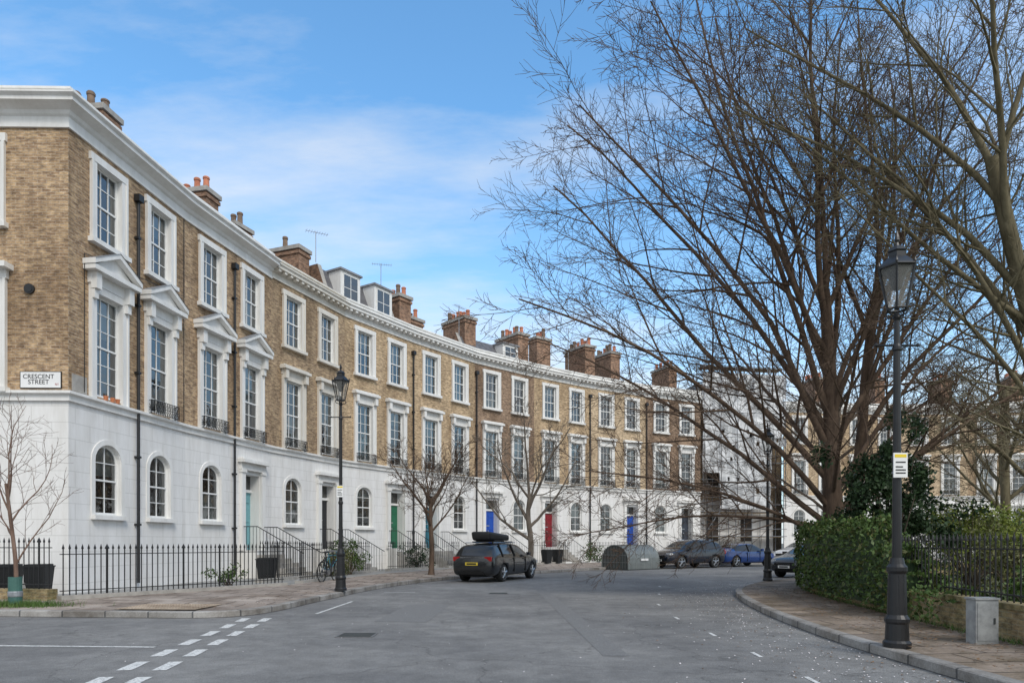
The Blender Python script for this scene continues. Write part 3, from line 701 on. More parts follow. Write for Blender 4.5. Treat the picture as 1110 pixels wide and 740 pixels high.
# ---------------------------------------------------------------- foliage helpers
def leaves(mb,pts,size,mat):
    vs=[];fs=[]
    for (x,y,z) in pts:
        d=Vector((R.gauss(0,1),R.gauss(0,1),R.gauss(0,.8)+.4)).normalized(); u=d.orthogonal().normalized(); w=d.cross(u)
        a=R.uniform(0,6.28); u,w=u*math.cos(a)+w*math.sin(a),w*math.cos(a)-u*math.sin(a); s=size*R.uniform(.6,1.4); c=Vector((x,y,z)); k=len(vs)
        vs+= [c-u*s,c+w*s*.6,c+u*s,c-w*s*.6]; fs.append((k,k+1,k+2,k+3))
    mb.faces_idx(vs,fs,mat)
def clump(c,r,n,shell=.5,nb=14,bs=(.25,.5),sp=.45):
    out=[]
    blobs=[(Vector((R.gauss(0,sp)*r[0],R.gauss(0,sp)*r[1],R.gauss(0,sp)*r[2])),R.uniform(*bs)) for _ in range(nb)]
    for _ in range(n):
        b,s=R.choice(blobs); d=Vector((R.gauss(0,1),R.gauss(0,1),R.gauss(0,1))).normalized()*s*R.uniform(shell,1.15)
        out.append((c[0]+b.x+d.x*r[0],c[1]+b.y+d.y*r[1],max(.15,c[2]+b.z+d.z*r[2])))
    return out
e=empty('ivy_hedge',(8,16,0)); mb=MB(); core=MB(); hp=nsample(smoothpl([q for q in WR if 10<q[1]<24],2),90)
def hh(i): 
    t=i/89.
    return .6+1.2*min(1,max(0,(t-.03)/.2))+.10*math.sin(i*.7)+.07*math.sin(i*1.9)
pts=[]; pts2=[]
for i in range(89):
    a,b=hp[i],hp[i+1]; F=Fr(a,b); h=hh(i); 
    if i>10: box(core,F,0,F.L+.01,-.26,.10,.3,h-.14,'holly')
    for _ in range(330 if i>8 else 150):
        s=R.random()*F.L; k=R.random()
        bulge=.09*math.sin(i*.5)+.05*math.sin(i*1.7)
        if k<.62: 
            z=R.uniform(.25 if R.random()<.3 else .6,h); n=.24+bulge+.07*math.sin(z*7+i*.9)+R.gauss(0,.05)
        elif k<.85: n=R.uniform(-.45,.25); z=h+abs(R.gauss(0,.08))
        else: n=-.45+R.gauss(0,.05); z=R.uniform(.3,h)
        if i<=10 and z>h: z=h
        q=F.p(s,n,z); (pts if R.random()<.85 else pts2).append(q)
leaves(mb,pts,.042,'ivy'); leaves(mb,pts2,.045,'shrub'); mb.build('leaves',e); core.build('stems',e)
e=empty('evergreen_shrub',(9.4,17,0)); mb=MB(); 
leaves(mb,clump((9.2,16.9,3.0),(1.15,.8,1.4),9500,.2,34,(.12,.34),.5)+clump((9.9,17.2,1.9),(1.3,.8,.8),4500,.3,18),.05,'holly'); 
for k in range(14): cyl(mb,(9.4+R.uniform(-.1,.1),17,.2),(9.2+R.uniform(-.9,.9),16.9+R.uniform(-.5,.5),R.uniform(2.5,4.6)),.035,.008,5,'bark_dark')
mb.build('leaves',e)
def bush(name,c,r,n,size,mat,twigs=10):
    e=empty(name,(c[0],c[1],0)); mb=MB(); leaves(mb,clump(c,r,n),size,mat)
    for _ in range(twigs):
        cyl(mb,(c[0]+R.uniform(-.1,.1),c[1],.15),(c[0]+R.uniform(-.8,.8)*r[0],c[1]+R.uniform(-.8,.8)*r[1],c[2]+R.uniform(0,.9)*r[2]),.018,.004,4,'bark_dark')
    mb.build('leaves',e)
bush('spring_shrub',(11.8,17.5,1.7),(1.6,1.0,1.2),4200,.04,'spring',40)
bush('spring_shrub',(14.6,20,1.9),(1.8,1.0,1.3),3600,.045,'spring',40)
bush('spring_shrub',(10.0,13.2,1.1),(.9,.8,.6),2400,.035,'shrub',20)
bush('garden_shrub',(8.4,10.7,.7),(.7,.9,.45),2200,.035,'ivy',20)
bush('garden_shrub',(8.8,8.6,.7),(.6,.9,.4),1400,.035,'ivy',14)
bush('garden_shrub',(17,24,1.6),(2.6,1.2,1.2),4000,.06,'holly',10)
bush('garden_shrub',(22,22,1.8),(3,1.4,1.4),4000,.06,'ivy',10)
bush('front_garden_shrub',(-7.0,26.6,.75),(.8,.8,.55),1500,.04,'shrub')
bush('front_garden_shrub',(-6.6,27.8,.9),(.7,.7,.7),1400,.04,'ivy')
bush('front_garden_shrub',(-4.6,33.3,.8),(.7,.6,.6),1000,.045,'holly')
bush('front_garden_shrub',(-1.2,38.2,.8),(.8,.6,.6),900,.05,'ivy')
bush('front_garden_shrub',(5.2,44.0,.8),(.9,.6,.7),900,.05,'ivy')
bush('front_garden_shrub',(-8.6,20.6,.45),(.5,.5,.35),600,.035,'ivy')

# ---------------------------------------------------------------- trees
def tube(vs,fs,path,rad,n):
    k0=len(vs); d=(path[1]-path[0]).normalized(); u=d.orthogonal().normalized(); m=len(path)
    for i,p in enumerate(path):
        if i<m-1: d=(path[i+1]-p).normalized()
        u=(u-d*u.dot(d)); 
        if u.length<1e-5: u=d.orthogonal()
        u.normalize(); w=d.cross(u); r=rad[i]
        for j in range(n):
            a=6.28318*j/n; vs.append(p+u*(r*math.cos(a))+w*(r*math.sin(a)))
    for i in range(m-1):
        for j in range(n):
            a=k0+i*n+j; b=k0+i*n+(j+1)%n; fs.append((a,b,b+n,a+n))
def tree(name,base,barkm,seed,trunk,limbs,spec,r0,rmin=.004,flare=True,taper=.42):
    rr=random.Random(seed); vs=[];fs=[]
    def grow(p,d,L,r,lv):
        n,ang,ratio,up,wob,segs,sides=spec[min(lv,len(spec)-1)]
        path=[p.copy()]; rad=[r]; q=p.copy(); dd=d.copy(); st=L/segs
        rend=max(rmin*.6,r*.2)
        for i in range(segs):
            dd=(dd+Vector((rr.gauss(0,wob),rr.gauss(0,wob),rr.gauss(0,wob)+up))).normalized(); q=q+dd*st; path.append(q.copy()); rad.append(r+(rend-r)*((i+1)/segs)**.8)
        tube(vs,fs,path,rad,sides)
        if lv>=len(spec)-1: return
        az=rr.uniform(0,6.28)
        for k in range(n):
            t=.16+.82*(k+rr.random()*.8)/n; x=t*segs; i=min(segs-1,int(x)); pt=path[i].lerp(path[i+1],x-i); ra=rad[i]+(rad[i+1]-rad[i])*(x-i)
            dirn=(path[i+1]-path[i]).normalized(); az+=2.4+rr.gauss(0,.4); u=dirn.orthogonal().normalized(); w=dirn.cross(u)
            a=math.radians(ang*rr.uniform(.65,1.25)); cd=(dirn*math.cos(a)+(u*math.cos(az)+w*math.sin(az))*math.sin(a)).normalized()
            cl=L*ratio*(1.12-.62*t)*rr.uniform(.65,1.25)
            grow(pt,cd,cl,max(rmin,min(ra*.68,r*.45)*rr.uniform(.7,1)),lv+1)
    T=[Vector(base)+Vector(p) for p in trunk]; P=smoothpl(T,2); m=len(P)
    rad=[r0*(1-taper*i/(m-1))*(1+(.35*max(0,1-i/(m*.15)) if flare else 0)) for i in range(m)]
    tube(vs,fs,P,rad,12)
    for (t,d,L,r) in limbs:
        i=min(m-1,int(t*(m-1))); grow(P[i]-Vector((0,0,.05)),Vector(d).normalized(),L,r,0)
    e=empty(name,base); mb=MB(); mb.faces_idx(vs,fs,barkm); mb.build('branches',e,True)
    print(name,len(fs)); return e
# arching limbs: start steep, sweep out and flatten
SB=[(15,40,.43,-.055,.05,9,7),(9,40,.46,-.005,.08,7,5),(7,38,.48,.02,.11,4,3),(4,36,.6,.03,.12,3,3)]
L1=[(.26,(-.95,-.1,.62),7.5,.07),(.30,(-.9,.25,.85),10,.095),(.33,(.7,-.2,.8),8,.09),(.36,(-.85,-.2,.95),10.8,.095),(.40,(-.3,-.9,.9),7,.07),(.42,(.8,.25,1.),8,.09),
 (.46,(-.8,.05,1.15),11.8,.105),(.5,(-.3,.75,1.),9,.09),(.53,(-.68,-.28,1.2),12,.105),(.57,(.55,-.1,1.2),9.5,.10),(.6,(-.62,.25,1.4),12.3,.105),(.64,(.1,-.4,1.2),9,.09),(.67,(-.5,-.1,1.4),12,.105),(.7,(.6,.3,1.3),9,.09),
 (.74,(-.38,.2,1.4),11.5,.10),(.78,(.25,.1,1.3),10,.10),(.82,(-.6,-.3,1.1),10,.09),(.86,(-.25,-.2,1.4),10.5,.10),(.9,(.4,-.2,1.2),8.5,.08),(.94,(-.45,.15,1.3),9.5,.08),(.98,(0,0,1),8.5,.09),(.98,(.2,.2,1),8,.07),(.31,(-.95,.1,.35),7.5,.06)]
tree('bare_tree',(9.1,19.2,.2),'bark_red',11,[(0,0,0),(-.05,0,2),(-.12,.05,3.6),(-.1,.05,5.4),(-.3,0,8.4)],L1,SB,.34,.0072,taper=.62)
SB2=[(12,40,.43,-.05,.05,8,6),(8,40,.46,-.005,.08,6,4),(6,38,.48,.02,.11,4,3),(3,36,.6,.03,.12,2,3)]
tree('bare_tree',(9.9,20.2,.2),'bark_red',19,[(0,0,0),(.1,0,2),(.45,0,4.2),(.6,.1,6.4),(.9,0,9)],[L1[k][:3]+(L1[k][3]*.85,) for k in (2,5,9,11,13,15,16,18,20,21)],SB2,.22,.0072,taper=.6)
SN=[(12,40,.42,-.03,.06,9,7),(8,38,.46,.0,.08,7,5),(6,36,.48,.02,.11,4,3),(4,34,.6,.02,.11,3,3)]
tree('bare_tree',(12.6,15.4,.2),'bark_green',23,[(0,0,0),(-.05,0,2.2),(-.45,-.1,4.6),(-1.3,-.2,7.2),(-2.0,-.3,9.8)],
 [(.4,(.7,-.1,.85),7,.10),(.45,(-.85,-.1,.85),7.5,.07),(.5,(-.75,-.3,1.),8,.09),(.55,(.3,.5,.9),7,.09),(.6,(-.45,.4,1.1),8.5,.10),(.64,(-.9,.1,.75),7.5,.075),(.68,(.35,-.3,1.1),8,.10),(.73,(-.8,.1,1.),8,.09),(.78,(.1,.3,1),7.5,.08),(.83,(-.5,-.35,1.1),8,.09),(.88,(-.7,.2,1.),7.5,.08),(.93,(.2,-.1,1),7,.08),(.98,(-.4,.1,1),7.5,.08),(.36,(-.7,-.5,.5),5.5,.06)],SN,.26,.0055,taper=.5)
SC=[(7,42,.52,.02,.08,8,6),(6,40,.5,.03,.1,6,4),(6,38,.5,.03,.12,4,3),(4,36,.55,.02,.12,2,3)]
tree('bare_tree',(17.0,36,.2),'bark_dark',31,[(0,0,0),(0,0,3),(.1,0,6),(.2,0,9)],[(.3+.06*i,(math.cos(i*2.4),math.sin(i*2.4),.9),6.0,.10) for i in range(11)],SC,.24,.009)
tree('bare_tree',(24.5,34,.2),'bark_green',37,[(0,0,0),(.1,0,3),(0,0,6),(.1,0,9)],[(.3+.06*i,(math.cos(i*2.4+1),math.sin(i*2.4+1),.9),6.5,.11) for i in range(11)],SC,.26,.009)
tree('bare_tree',(17.6,23,.2),'bark_green',41,[(0,0,0),(.1,0,3),(.3,0,5.5),(.3,0,8)],[(.25+.065*i,(math.cos(i*2.4+2),math.sin(i*2.4+2),.95),6.5,.09) for i in range(11)],SC,.2,.007)
# street trees
ST=[(8,45,.5,.05,.12,7,6),(6,42,.5,.05,.14,5,4),(5,40,.5,.04,.14,4,3),(3,38,.55,.02,.14,3,3)]
tree('street_tree',(-3.35,28.3,.13),'bark_red',51,[(0,0,0),(.05,0,1.2),(-.05,0,2.2),(0,0,3.2)],[(.55+.05*i,(math.cos(i*2.4),math.sin(i*2.4),1.0),3.0,.055) for i in range(9)],ST,.12,.008)
tree('street_tree',(.85,33.0,.13),'bark_grey',53,[(0,0,0),(.1,0,1.4),(-.1,0,2.6),(0,0,3.6)],[(.45,(-.8,0,.8),4.2,.09),(.55,(.8,.1,.8),4,.09),(.65,(-.5,.3,1),4.3,.09),(.75,(.35,-.3,1.1),4.5,.09),(.85,(.6,.4,1),3.6,.07),(.95,(-.1,.1,1.2),4.4,.08),(.97,(-.5,-.4,.9),3.6,.07)],ST,.16,.009)
e=tree('young_street_tree',(-10.55,14.5,.15),'bark_young',57,[(0,0,0),(.03,0,.8),(-.08,0,1.7),(-.2,0,2.6)],[(.45+.075*i,(math.cos(i*2.4)*.7,math.sin(i*2.4)*.7,1.4),2.1,.02) for i in range(7)],[(7,40,.5,.05,.12,7,6),(5,40,.5,.05,.14,5,4),(4,38,.5,.04,.14,4,3)],.05,.0045)
mb=MB(); lathe(mb,(-10.55,14.5,.15),[(.13,0),(.13,.62),(.12,.62),(.12,0)],16,'guard_green'); lathe(mb,(-10.55,14.5,.15),[(.134,.2),(.138,.22),(.138,.3),(.134,.32)],16,'steel'); mb.build('trunk_guard',e)

# ---------------------------------------------------------------- street lamps
def lamp(x,y,z,Ht,sign=None):
    e=empty('street_lamp',(x,y,z)); mb=MB(); c=(0,0,0)
    lathe(mb,c,[(.17,0),(.17,.06),(.145,.09),(.135,.30),(.15,.33),(.15,.37),(.12,.42),(.105,.95),(.125,.99),(.125,1.04),(.095,1.08),(.078,1.16)],18,'iron')
    for i in range(10):
        a=i*.628; cyl(mb,(.108*math.cos(a),.108*math.sin(a),.44),(.1*math.cos(a),.1*math.sin(a),.94),.012,.01,5,'iron')
    top=Ht-1.05
    lathe(mb,c,[(.06,1.1),(.052,2.4),(.066,2.42),(.066,2.47),(.050,2.5),(.042,top-.5),(.056,top-.48),(.056,top-.44),(.038,top-.40),(.034,top-.1),(.055,top-.06),(.03,top)],14,'iron')
    cyl(mb,(-.26,0,top-.42),(.26,0,top-.42),.014,.014,6,'iron')
    for s in (-1,1): lathe(mb,(s*.27,0,top-.445),[(.0,0),(.025,.02),(.025,.04),(0,.06)],8,'iron')
    n=6; rb=.12; rt=.235; z0=top+.05; z1=top+.58
    for i in range(4):
        a=i*math.pi/2+.5; pts=[(.03,top-.05),(.13,top-.03),(.15,top+.03),(rb,z0)]
        for (r0,q0),(r1,q1) in zip(pts,pts[1:]): cyl(mb,(r0*math.cos(a),r0*math.sin(a),q0),(r1*math.cos(a),r1*math.sin(a),q1),.011,.011,5,'iron')
    for i in range(n):
        a=i*2*math.pi/n; b=(i+1)*2*math.pi/n
        p=lambda r,t,zz:(r*math.cos(t),r*math.sin(t),zz)
        cyl(mb,p(rb,a,z0),p(rt,a,z1),.014,.014,5,'iron'); cyl(mb,p(rb,a,z0),p(rb,b,z0),.015,.015,5,'iron'); cyl(mb,p(rt,a,z1),p(rt,b,z1),.019,.019,5,'iron')
        lathe(mb,p(rt,a,z1),[(.012,0),(.02,.03),(.0,.09)],6,'iron')
    lathe(mb,c,[(rt+.015,z1),(.2,z1+.06),(.13,z1+.13),(.11,z1+.14),(.11,z1+.2),(.125,z1+.22),(.09,z1+.27),(.03,z1+.30),(.02,z1+.34),(.035,z1+.37),(.03,z1+.41),(.004,z1+.5)],n,'iron')
    lathe(mb,c,[(.0,z1-.3),(.06,z1-.26),(.1,z1-.12),(.15,z1-.03)],12,'iron'); lathe(mb,c,[(.03,z0),(.03,z0+.1),(.015,z0+.12)],8,'iron')
    mb.build('post',e,loc=1)
    g=MB(); lathe(g,c,[(rb-.012,z0+.01),(rt-.014,z1-.01)],n,'lamp_pane'); g.build('lantern_glass',e,loc=1)
    if sign:
        s=MB(); zz=sign
        wbox(s,-.09,.09,-.085,-.07,zz,zz+.32,'sign_white'); wbox(s,-.075,.075,-.088,-.085,zz+.26,zz+.3,'sign_yellow')
        for q in (.05,.09,.13,.19): wbox(s,-.065,.065 if q!=.13 else .03,-.088,-.085,zz+q,zz+q+.016,'sign_black')
        for q in (.06,.25): cyl(s,(0,0,zz+q),(0,0,zz+q+.02),.065,.065,12,'steel')
        s.build('parking_sign',e,loc=1)
    return e
m,nt,b=newmat('lamp_pane'); out=nt.nodes['Material Output']; tr=nt.nodes.new('ShaderNodeBsdfTransparent'); ms=nt.nodes.new('ShaderNodeMixShader'); ms.inputs[0].default_value=.22
b.inputs['Base Color'].default_value=(.5,.5,.47,1); b.inputs['Roughness'].default_value=.12
nt.links.new(tr.outputs[0],ms.inputs[1]); nt.links.new(b.outputs[0],ms.inputs[2]); nt.links.new(ms.outputs[0],out.inputs['Surface'])
lamp(5.03,8.92,.14,5.4,2.2); lamp(-4.78,19.05,.16,6.3,2.6); lamp(9.1,24.3,.14,5.6); lamp(13.0,45.5,.15,5.6)
e=empty('utility_cabinet',(6.3,9.1,.14)); mb=MB(); F=Fr((6.15,9.05),(6.45,9.05)); box(mb,F,0,.3,-.2,0,.14,.74,'cabinet'); box(mb,F,-.015,.315,-.215,.015,.74,.765,'cabinet'); box(mb,F,.02,.28,0,.008,.2,.7,'cabinet'); box(mb,F,.23,.25,.008,.02,.42,.5,'hangar_dark'); mb.build('casing',e)

# ---------------------------------------------------------------- cars
def car(name,x,y,heading,paint,kind='estate',roofbox=False):
    e=empty(name,(x,y,0.006),heading)
    if kind=='estate':
        S=[(-2.36,.42,.72,.80,.60,.50),(-2.33,.30,.86,.98,.78,.66),(-2.24,.22,.96,1.04,.87,.74),(-2.0,.20,1.0,1.32,.90,.70),(-1.82,.20,1.0,1.42,.90,.66),(-1.2,.20,.98,1.46,.91,.65),(-.3,.20,.95,1.48,.91,.65),(.4,.20,.93,1.45,.91,.63),(.75,.20,.93,1.34,.91,.66),(1.38,.20,.93,.99,.90,.74),(1.9,.22,.84,.90,.88,.72),(2.2,.24,.72,.80,.82,.66),(2.34,.32,.60,.66,.66,.5),(2.37,.42,.54,.58,.55,.4)]
        glass=(3,8)
    elif kind=='suv':
        S=[(-2.33,.45,.80,.88,.60,.50),(-2.30,.34,.95,1.05,.80,.68),(-2.2,.28,1.05,1.12,.90,.76),(-1.95,.26,1.08,1.45,.93,.72),(-1.7,.26,1.08,1.56,.93,.68),(-1.1,.26,1.06,1.62,.94,.67),(-.2,.26,1.03,1.65,.94,.67),(.35,.26,1.01,1.62,.94,.65),(.7,.26,1.01,1.5,.94,.68),(1.3,.26,1.01,1.10,.93,.78),(1.85,.28,.95,1.02,.91,.76),(2.18,.3,.82,.92,.86,.7),(2.33,.4,.66,.76,.7,.55),(2.36,.48,.58,.64,.58,.45)]
        glass=(3,8)
    else:
        S=[(-2.34,.42,.74,.82,.60,.50),(-2.30,.30,.88,.96,.78,.66),(-2.2,.22,.94,1.00,.87,.74),(-1.75,.20,.97,1.04,.89,.74),(-1.55,.20,.97,1.12,.90,.70),(-.95,.20,.95,1.38,.90,.62),(-.2,.20,.93,1.44,.90,.63),(.35,.20,.92,1.42,.90,.62),(.7,.20,.92,1.30,.90,.65),(1.35,.20,.92,.97,.90,.74),(1.9,.22,.83,.89,.88,.72),(2.18,.24,.72,.80,.82,.66),(2.33,.32,.60,.66,.66,.5),(2.36,.42,.54,.58,.55,.4)]
        glass=(4,8)
    bm=bmesh.new(); rings=[]
    for (sx,zb,zl,zt,w,wt) in S:
        half=[(w*.8,zb),(w*.97,zb+.1),(w,(zb+zl)/2+.05),(w*.955,zl),(wt,zt-.05),(wt*.8,zt)]
        pts=[(0,zb)]+half+[(0,zt+.02)]+[(-a,b) for a,b in reversed(half)]
        rings.append([bm.verts.new((sx,a,b)) for a,b in pts])
    n=len(rings[0]); g0,g1=glass
    for i in range(len(rings)-1):
        for j in range(n):
            k=(j+1)%n; f=bm.faces.new((rings[i][j],rings[i+1][j],rings[i+1][k],rings[i][k])); f.smooth=True
            mi=0
            if g0<=i<=g1 and j in (4,n-5): mi=1
            if j in (5,6,n-6,n-7) and (i==8 or (i in ((2,3) if kind!='saloon' else (4,)))): mi=1
            if j in (0,n-1): mi=2
            f.material_index=mi
    bm.faces.new(list(reversed(rings[0]))); bm.faces.new(rings[-1])
    bmesh.ops.recalc_face_normals(bm,faces=bm.faces)
    cl=bm.edges.layers.float.new('crease_edge')
    for i in range(len(rings)-1):
        for j,cv in ((4,.7),(n-4,.7),(5,.5),(n-5,.5)):
            ed=bm.edges.get((rings[i][j],rings[i+1][j]))
            if ed: ed[cl]=cv
    me=bpy.data.meshes.new('body'); bm.to_mesh(me); bm.free()
    for mn in (paint,'car_glass','well'): me.materials.append(MATS[mn])
    o=bpy.data.objects.new('body',me); col.objects.link(o)
    s=o.modifiers.new('s','SUBSURF'); s.levels=2; s.render_levels=2
    wr=.335 if kind!='suv' else .37; ax=(-1.38,1.42)
    c=MB()
    for a in ax:
        for sy in (-1,1): cyl(c,(a,sy*.62,wr),(a,sy*1.2,wr),wr+.05,wr+.05,28,'well')
    co=c.build('cutter'); co.data.materials.clear()
    for mn in (paint,'car_glass','well'): co.data.materials.append(MATS[mn])
    co.data.polygons.foreach_set('material_index',[2]*len(co.data.polygons))
    bo=o.modifiers.new('b','BOOLEAN'); bo.operation='DIFFERENCE'; bo.object=co; bo.solver='EXACT'
    dg=bpy.context.evaluated_depsgraph_get(); nm=bpy.data.meshes.new_from_object(o.evaluated_get(dg)); o.modifiers.clear(); o.data=nm
    bpy.data.objects.remove(co,do_unlink=True)
    o.parent=e
    mb=MB()
    for a in ax:
        for sy in (-1,1):
            yo=sy*.89; yi=sy*.68
            cyl(mb,(a,yi,wr),(a,yo-sy*.02,wr),wr,wr,28,'tyre'); cyl(mb,(a,yo-sy*.02,wr),(a,yo,wr),wr,wr-.025,28,'tyre')
            cyl(mb,(a,yo-sy*.01,wr),(a,yo+sy*.004,wr),wr*.7,wr*.69,28,'well')
            for k in range(5):
                t=k*1.2566+.3; p1=Vector((a+math.cos(t)*wr*.66,yo+sy*.006,wr+math.sin(t)*wr*.66)); cyl(mb,(a,yo+sy*.012,wr),p1,.045,.035,6,'alloy')
            N=28; vs=[];fs=[]
            for k in range(N):
                t=2*math.pi*k/N
                for rad_ in (wr*.66,wr*.72): vs.append((a+math.cos(t)*rad_,yo+sy*.012,wr+math.sin(t)*rad_))
            for k in range(N): q=(k+1)%N; fs.append((2*k,2*k+1,2*q+1,2*q))
            mb.faces_idx(vs,fs,'alloy')
    mb.build('wheels',e,loc=1)
    d=MB(); zr={'estate':.82,'suv':.95,'saloon':.82}[kind]; zf={'estate':.66,'suv':.80,'saloon':.66}[kind]
    for sy in (-1,1):
        ys=sorted((sy*.52,sy*.80)); wbox(d,-2.33,-2.1,ys[0],ys[1],zr-.02,zr+.14,'tail_red')
        ys=sorted((sy*.48,sy*.79)); wbox(d,2.0,2.245,ys[0],ys[1],zf-.02,zf+.1,'head_lamp')
        ys=sorted((sy*.92,sy*1.06)); zb={'estate':.98,'suv':1.07,'saloon':.97}[kind]; wbox(d,.72,.86,ys[0],ys[1],zb,zb+.13,paint)
        if kind!='saloon': 
            for sx in (-.35,-1.45): cyl(d,(sx,sy*.885,zb-.03),(sx+.02,sy*.67,{'estate':1.42,'suv':1.57}[kind]),.03,.03,6,'well')
            cyl(d,(-1.7,sy*.60,{'estate':1.48,'suv':1.64}[kind]),(.3,sy*.60,{'estate':1.49,'suv':1.65}[kind]),.016,.016,6,'chrome')
        else: cyl(d,(-.3,sy*.885,zb-.03),(-.28,sy*.64,1.38),.03,.03,6,'well')
        for sx in (-.55,.45): wbox(d,sx,sx+.18,*sorted((sy*.895,sy*.925)),zb-.13,zb-.105,paint)
        wbox(d,-.45,-.44,*sorted((sy*.88,sy*.915)),.35,zb-.06,'well'); wbox(d,.68,.69,*sorted((sy*.88,sy*.915)),.35,zb-.06,'well')
    wbox(d,-2.375,-2.33,-.26,.26,zr-.18,zr-.07,'plate_yellow'); wbox(d,-2.378,-2.375,-.2,.2,zr-.155,zr-.095,'sign_black')
    wbox(d,2.355,2.385,-.26,.26,.42,.53,'plate_white'); wbox(d,2.385,2.388,-.2,.2,.445,.505,'sign_black')
    wbox(d,2.33,2.372,-.45,.45,.56,.66 if kind!='suv' else .74,'well'); wbox(d,2.372,2.378,-.45,.45,.60,.612,'chrome')
    wbox(d,-2.36,-2.30,-.5,.5,.30,.42,'well'); wbox(d,-2.335,-2.325,-.5,.5,zr+.10,zr+.12,'chrome')
    d.build('lights_and_trim',e,loc=1)
    if roofbox:
        bmx=bmesh.new(); bmesh.ops.create_cube(bmx,size=1)
        me=bpy.data.meshes.new('roof_box'); 
        for v in bmx.verts:
            v.co.x*=2.0; v.co.y*=.85; v.co.z*=.36
            if v.co.x>0 and v.co.z>0: v.co.z-=.12; v.co.x-=.15
            if v.co.z<0: v.co.x*=.95; v.co.y*=.9
        bmx.to_mesh(me); bmx.free(); me.materials.append(MATS['pipe']); rb=bpy.data.objects.new('roof_box',me); col.objects.link(rb); rb.location=(-.45,.1,1.74); rb.parent=e
        bv=rb.modifiers.new('b','BEVEL'); bv.width=.1; bv.segments=4
        for p in me.polygons: p.use_smooth=True
        q=MB()
        for sx in (-1.1,.0): wbox(q,sx-.03,sx+.03,-.6,.6,1.5,1.54,'pipe'); 
        wbox(q,-1.0,-.1,-.3,.5,1.54,1.58,'pipe'); q.build('roof_bars',e,loc=1)
    return e
car('parked_estate_car',-.55,27.6,math.radians(90-24),'paint_black','estate',True)
car('parked_suv',10.4,40.4,math.radians(180+32),'paint_navy','suv')
car('parked_saloon_car',14.5,43.2,math.radians(30),'paint_blue','saloon')
car('parked_car',13.3,29.9,math.radians(215),'paint_black','saloon')
car('parked_suv',20.3,47.0,math.radians(200),'paint_white','suv')

# ---------------------------------------------------------------- bike hangar
def hangar(x,y,rot):
    e=empty('bicycle_hangar',(x,y,.005),rot); mb=MB(); L=2.6; N=14
    prof=[(-.95,.05)]+[(-.95+1.9*(1-math.cos(math.pi*i/N))/2,.35+1.0*math.sin(math.pi*i/N)**.8) for i in range(N+1)]+[(.95,.05)]
    for (y0,z0),(y1,z1) in zip(prof,prof[1:]):
        mb.face([(-L/2,y0,z0),(L/2,y0,z0),(L/2,y1,z1),(-L/2,y1,z1)],'hangar')
    for sx in (-1,1):
        mb.face([(sx*L/2,a,b) for a,b in prof],'hangar_dark')
        for k in range(-8,9):
            yy=k*.11; zt=.35+1.0*max(0,1-(yy/.95)**2)**.4; wbox(mb,*sorted((sx*(L/2+.004),sx*(L/2+.02))),yy-.008,yy+.008,.08,zt,'hangar')
        for (y0,z0),(y1,z1) in zip(prof,prof[1:]): cyl(mb,(sx*(L/2+.01),y0,z0),(sx*(L/2+.01),y1,z1),.03,.03,6,'hangar')
        for zz in (.4,.8): wbox(mb,*sorted((sx*(L/2+.02),sx*(L/2+.03))),-.9,.9,zz,zz+.03,'hangar')
    for k in range(-12,13):
        rr_=.022 if k%6==0 else .008
        for (y0,z0),(y1,z1) in zip(prof,prof[1:]): cyl(mb,(k*.105,y0,z0),(k*.105,y1,z1),rr_,rr_,5,'hangar' if k%6==0 else 'hangar_dark')
    wbox(mb,-L/2-.05,L/2+.05,-1.0,1.0,.0,.06,'hangar_dark'); wbox(mb,-.3,.3,-1.01,-.96,.5,.62,'sign_white')
    mb.build('shell',e,loc=1)
hangar(6.6,38.0,math.radians(40))
def wbin(x,y,z,rot,s=1):
    e=empty('wheelie_bin',(x,y,z),rot); e.scale=(.8,.8,.82); mb=MB()
    b=[(-.22,-.26,.06),(.22,-.26,.06),(.22,.26,.06),(-.22,.26,.06)]; t=[(-.29,-.34,.98),(.29,-.34,.98),(.29,.34,.98),(-.29,.34,.98)]
    for i in range(4): j=(i+1)%4; mb.face([b[i],b[j],t[j],t[i]],'bin')
    mb.face(b,'bin'); wbox(mb,-.31,.31,-.37,.36,.98,1.02,'bin'); wbox(mb,-.27,.27,-.3,.3,1.02,1.07,'bin'); cyl(mb,(-.25,.4,1.0),(.25,.4,1.0),.02,.02,8,'bin')
    for sx in (-.24,.2): cyl(mb,(sx,.3,.1),(sx+.05,.3,.1),.1,.1,14,'tyre')
    mb.build('bin_body',e,loc=1)
wbin(-12.2,16.5,.1,.1); wbin(-11.5,16.6,.1,.2)
wbin(-8.4,23.4,.1,1.3); wbin(2.1,41.2,.2,.7); wbin(2.8,41.9,.2,.7)
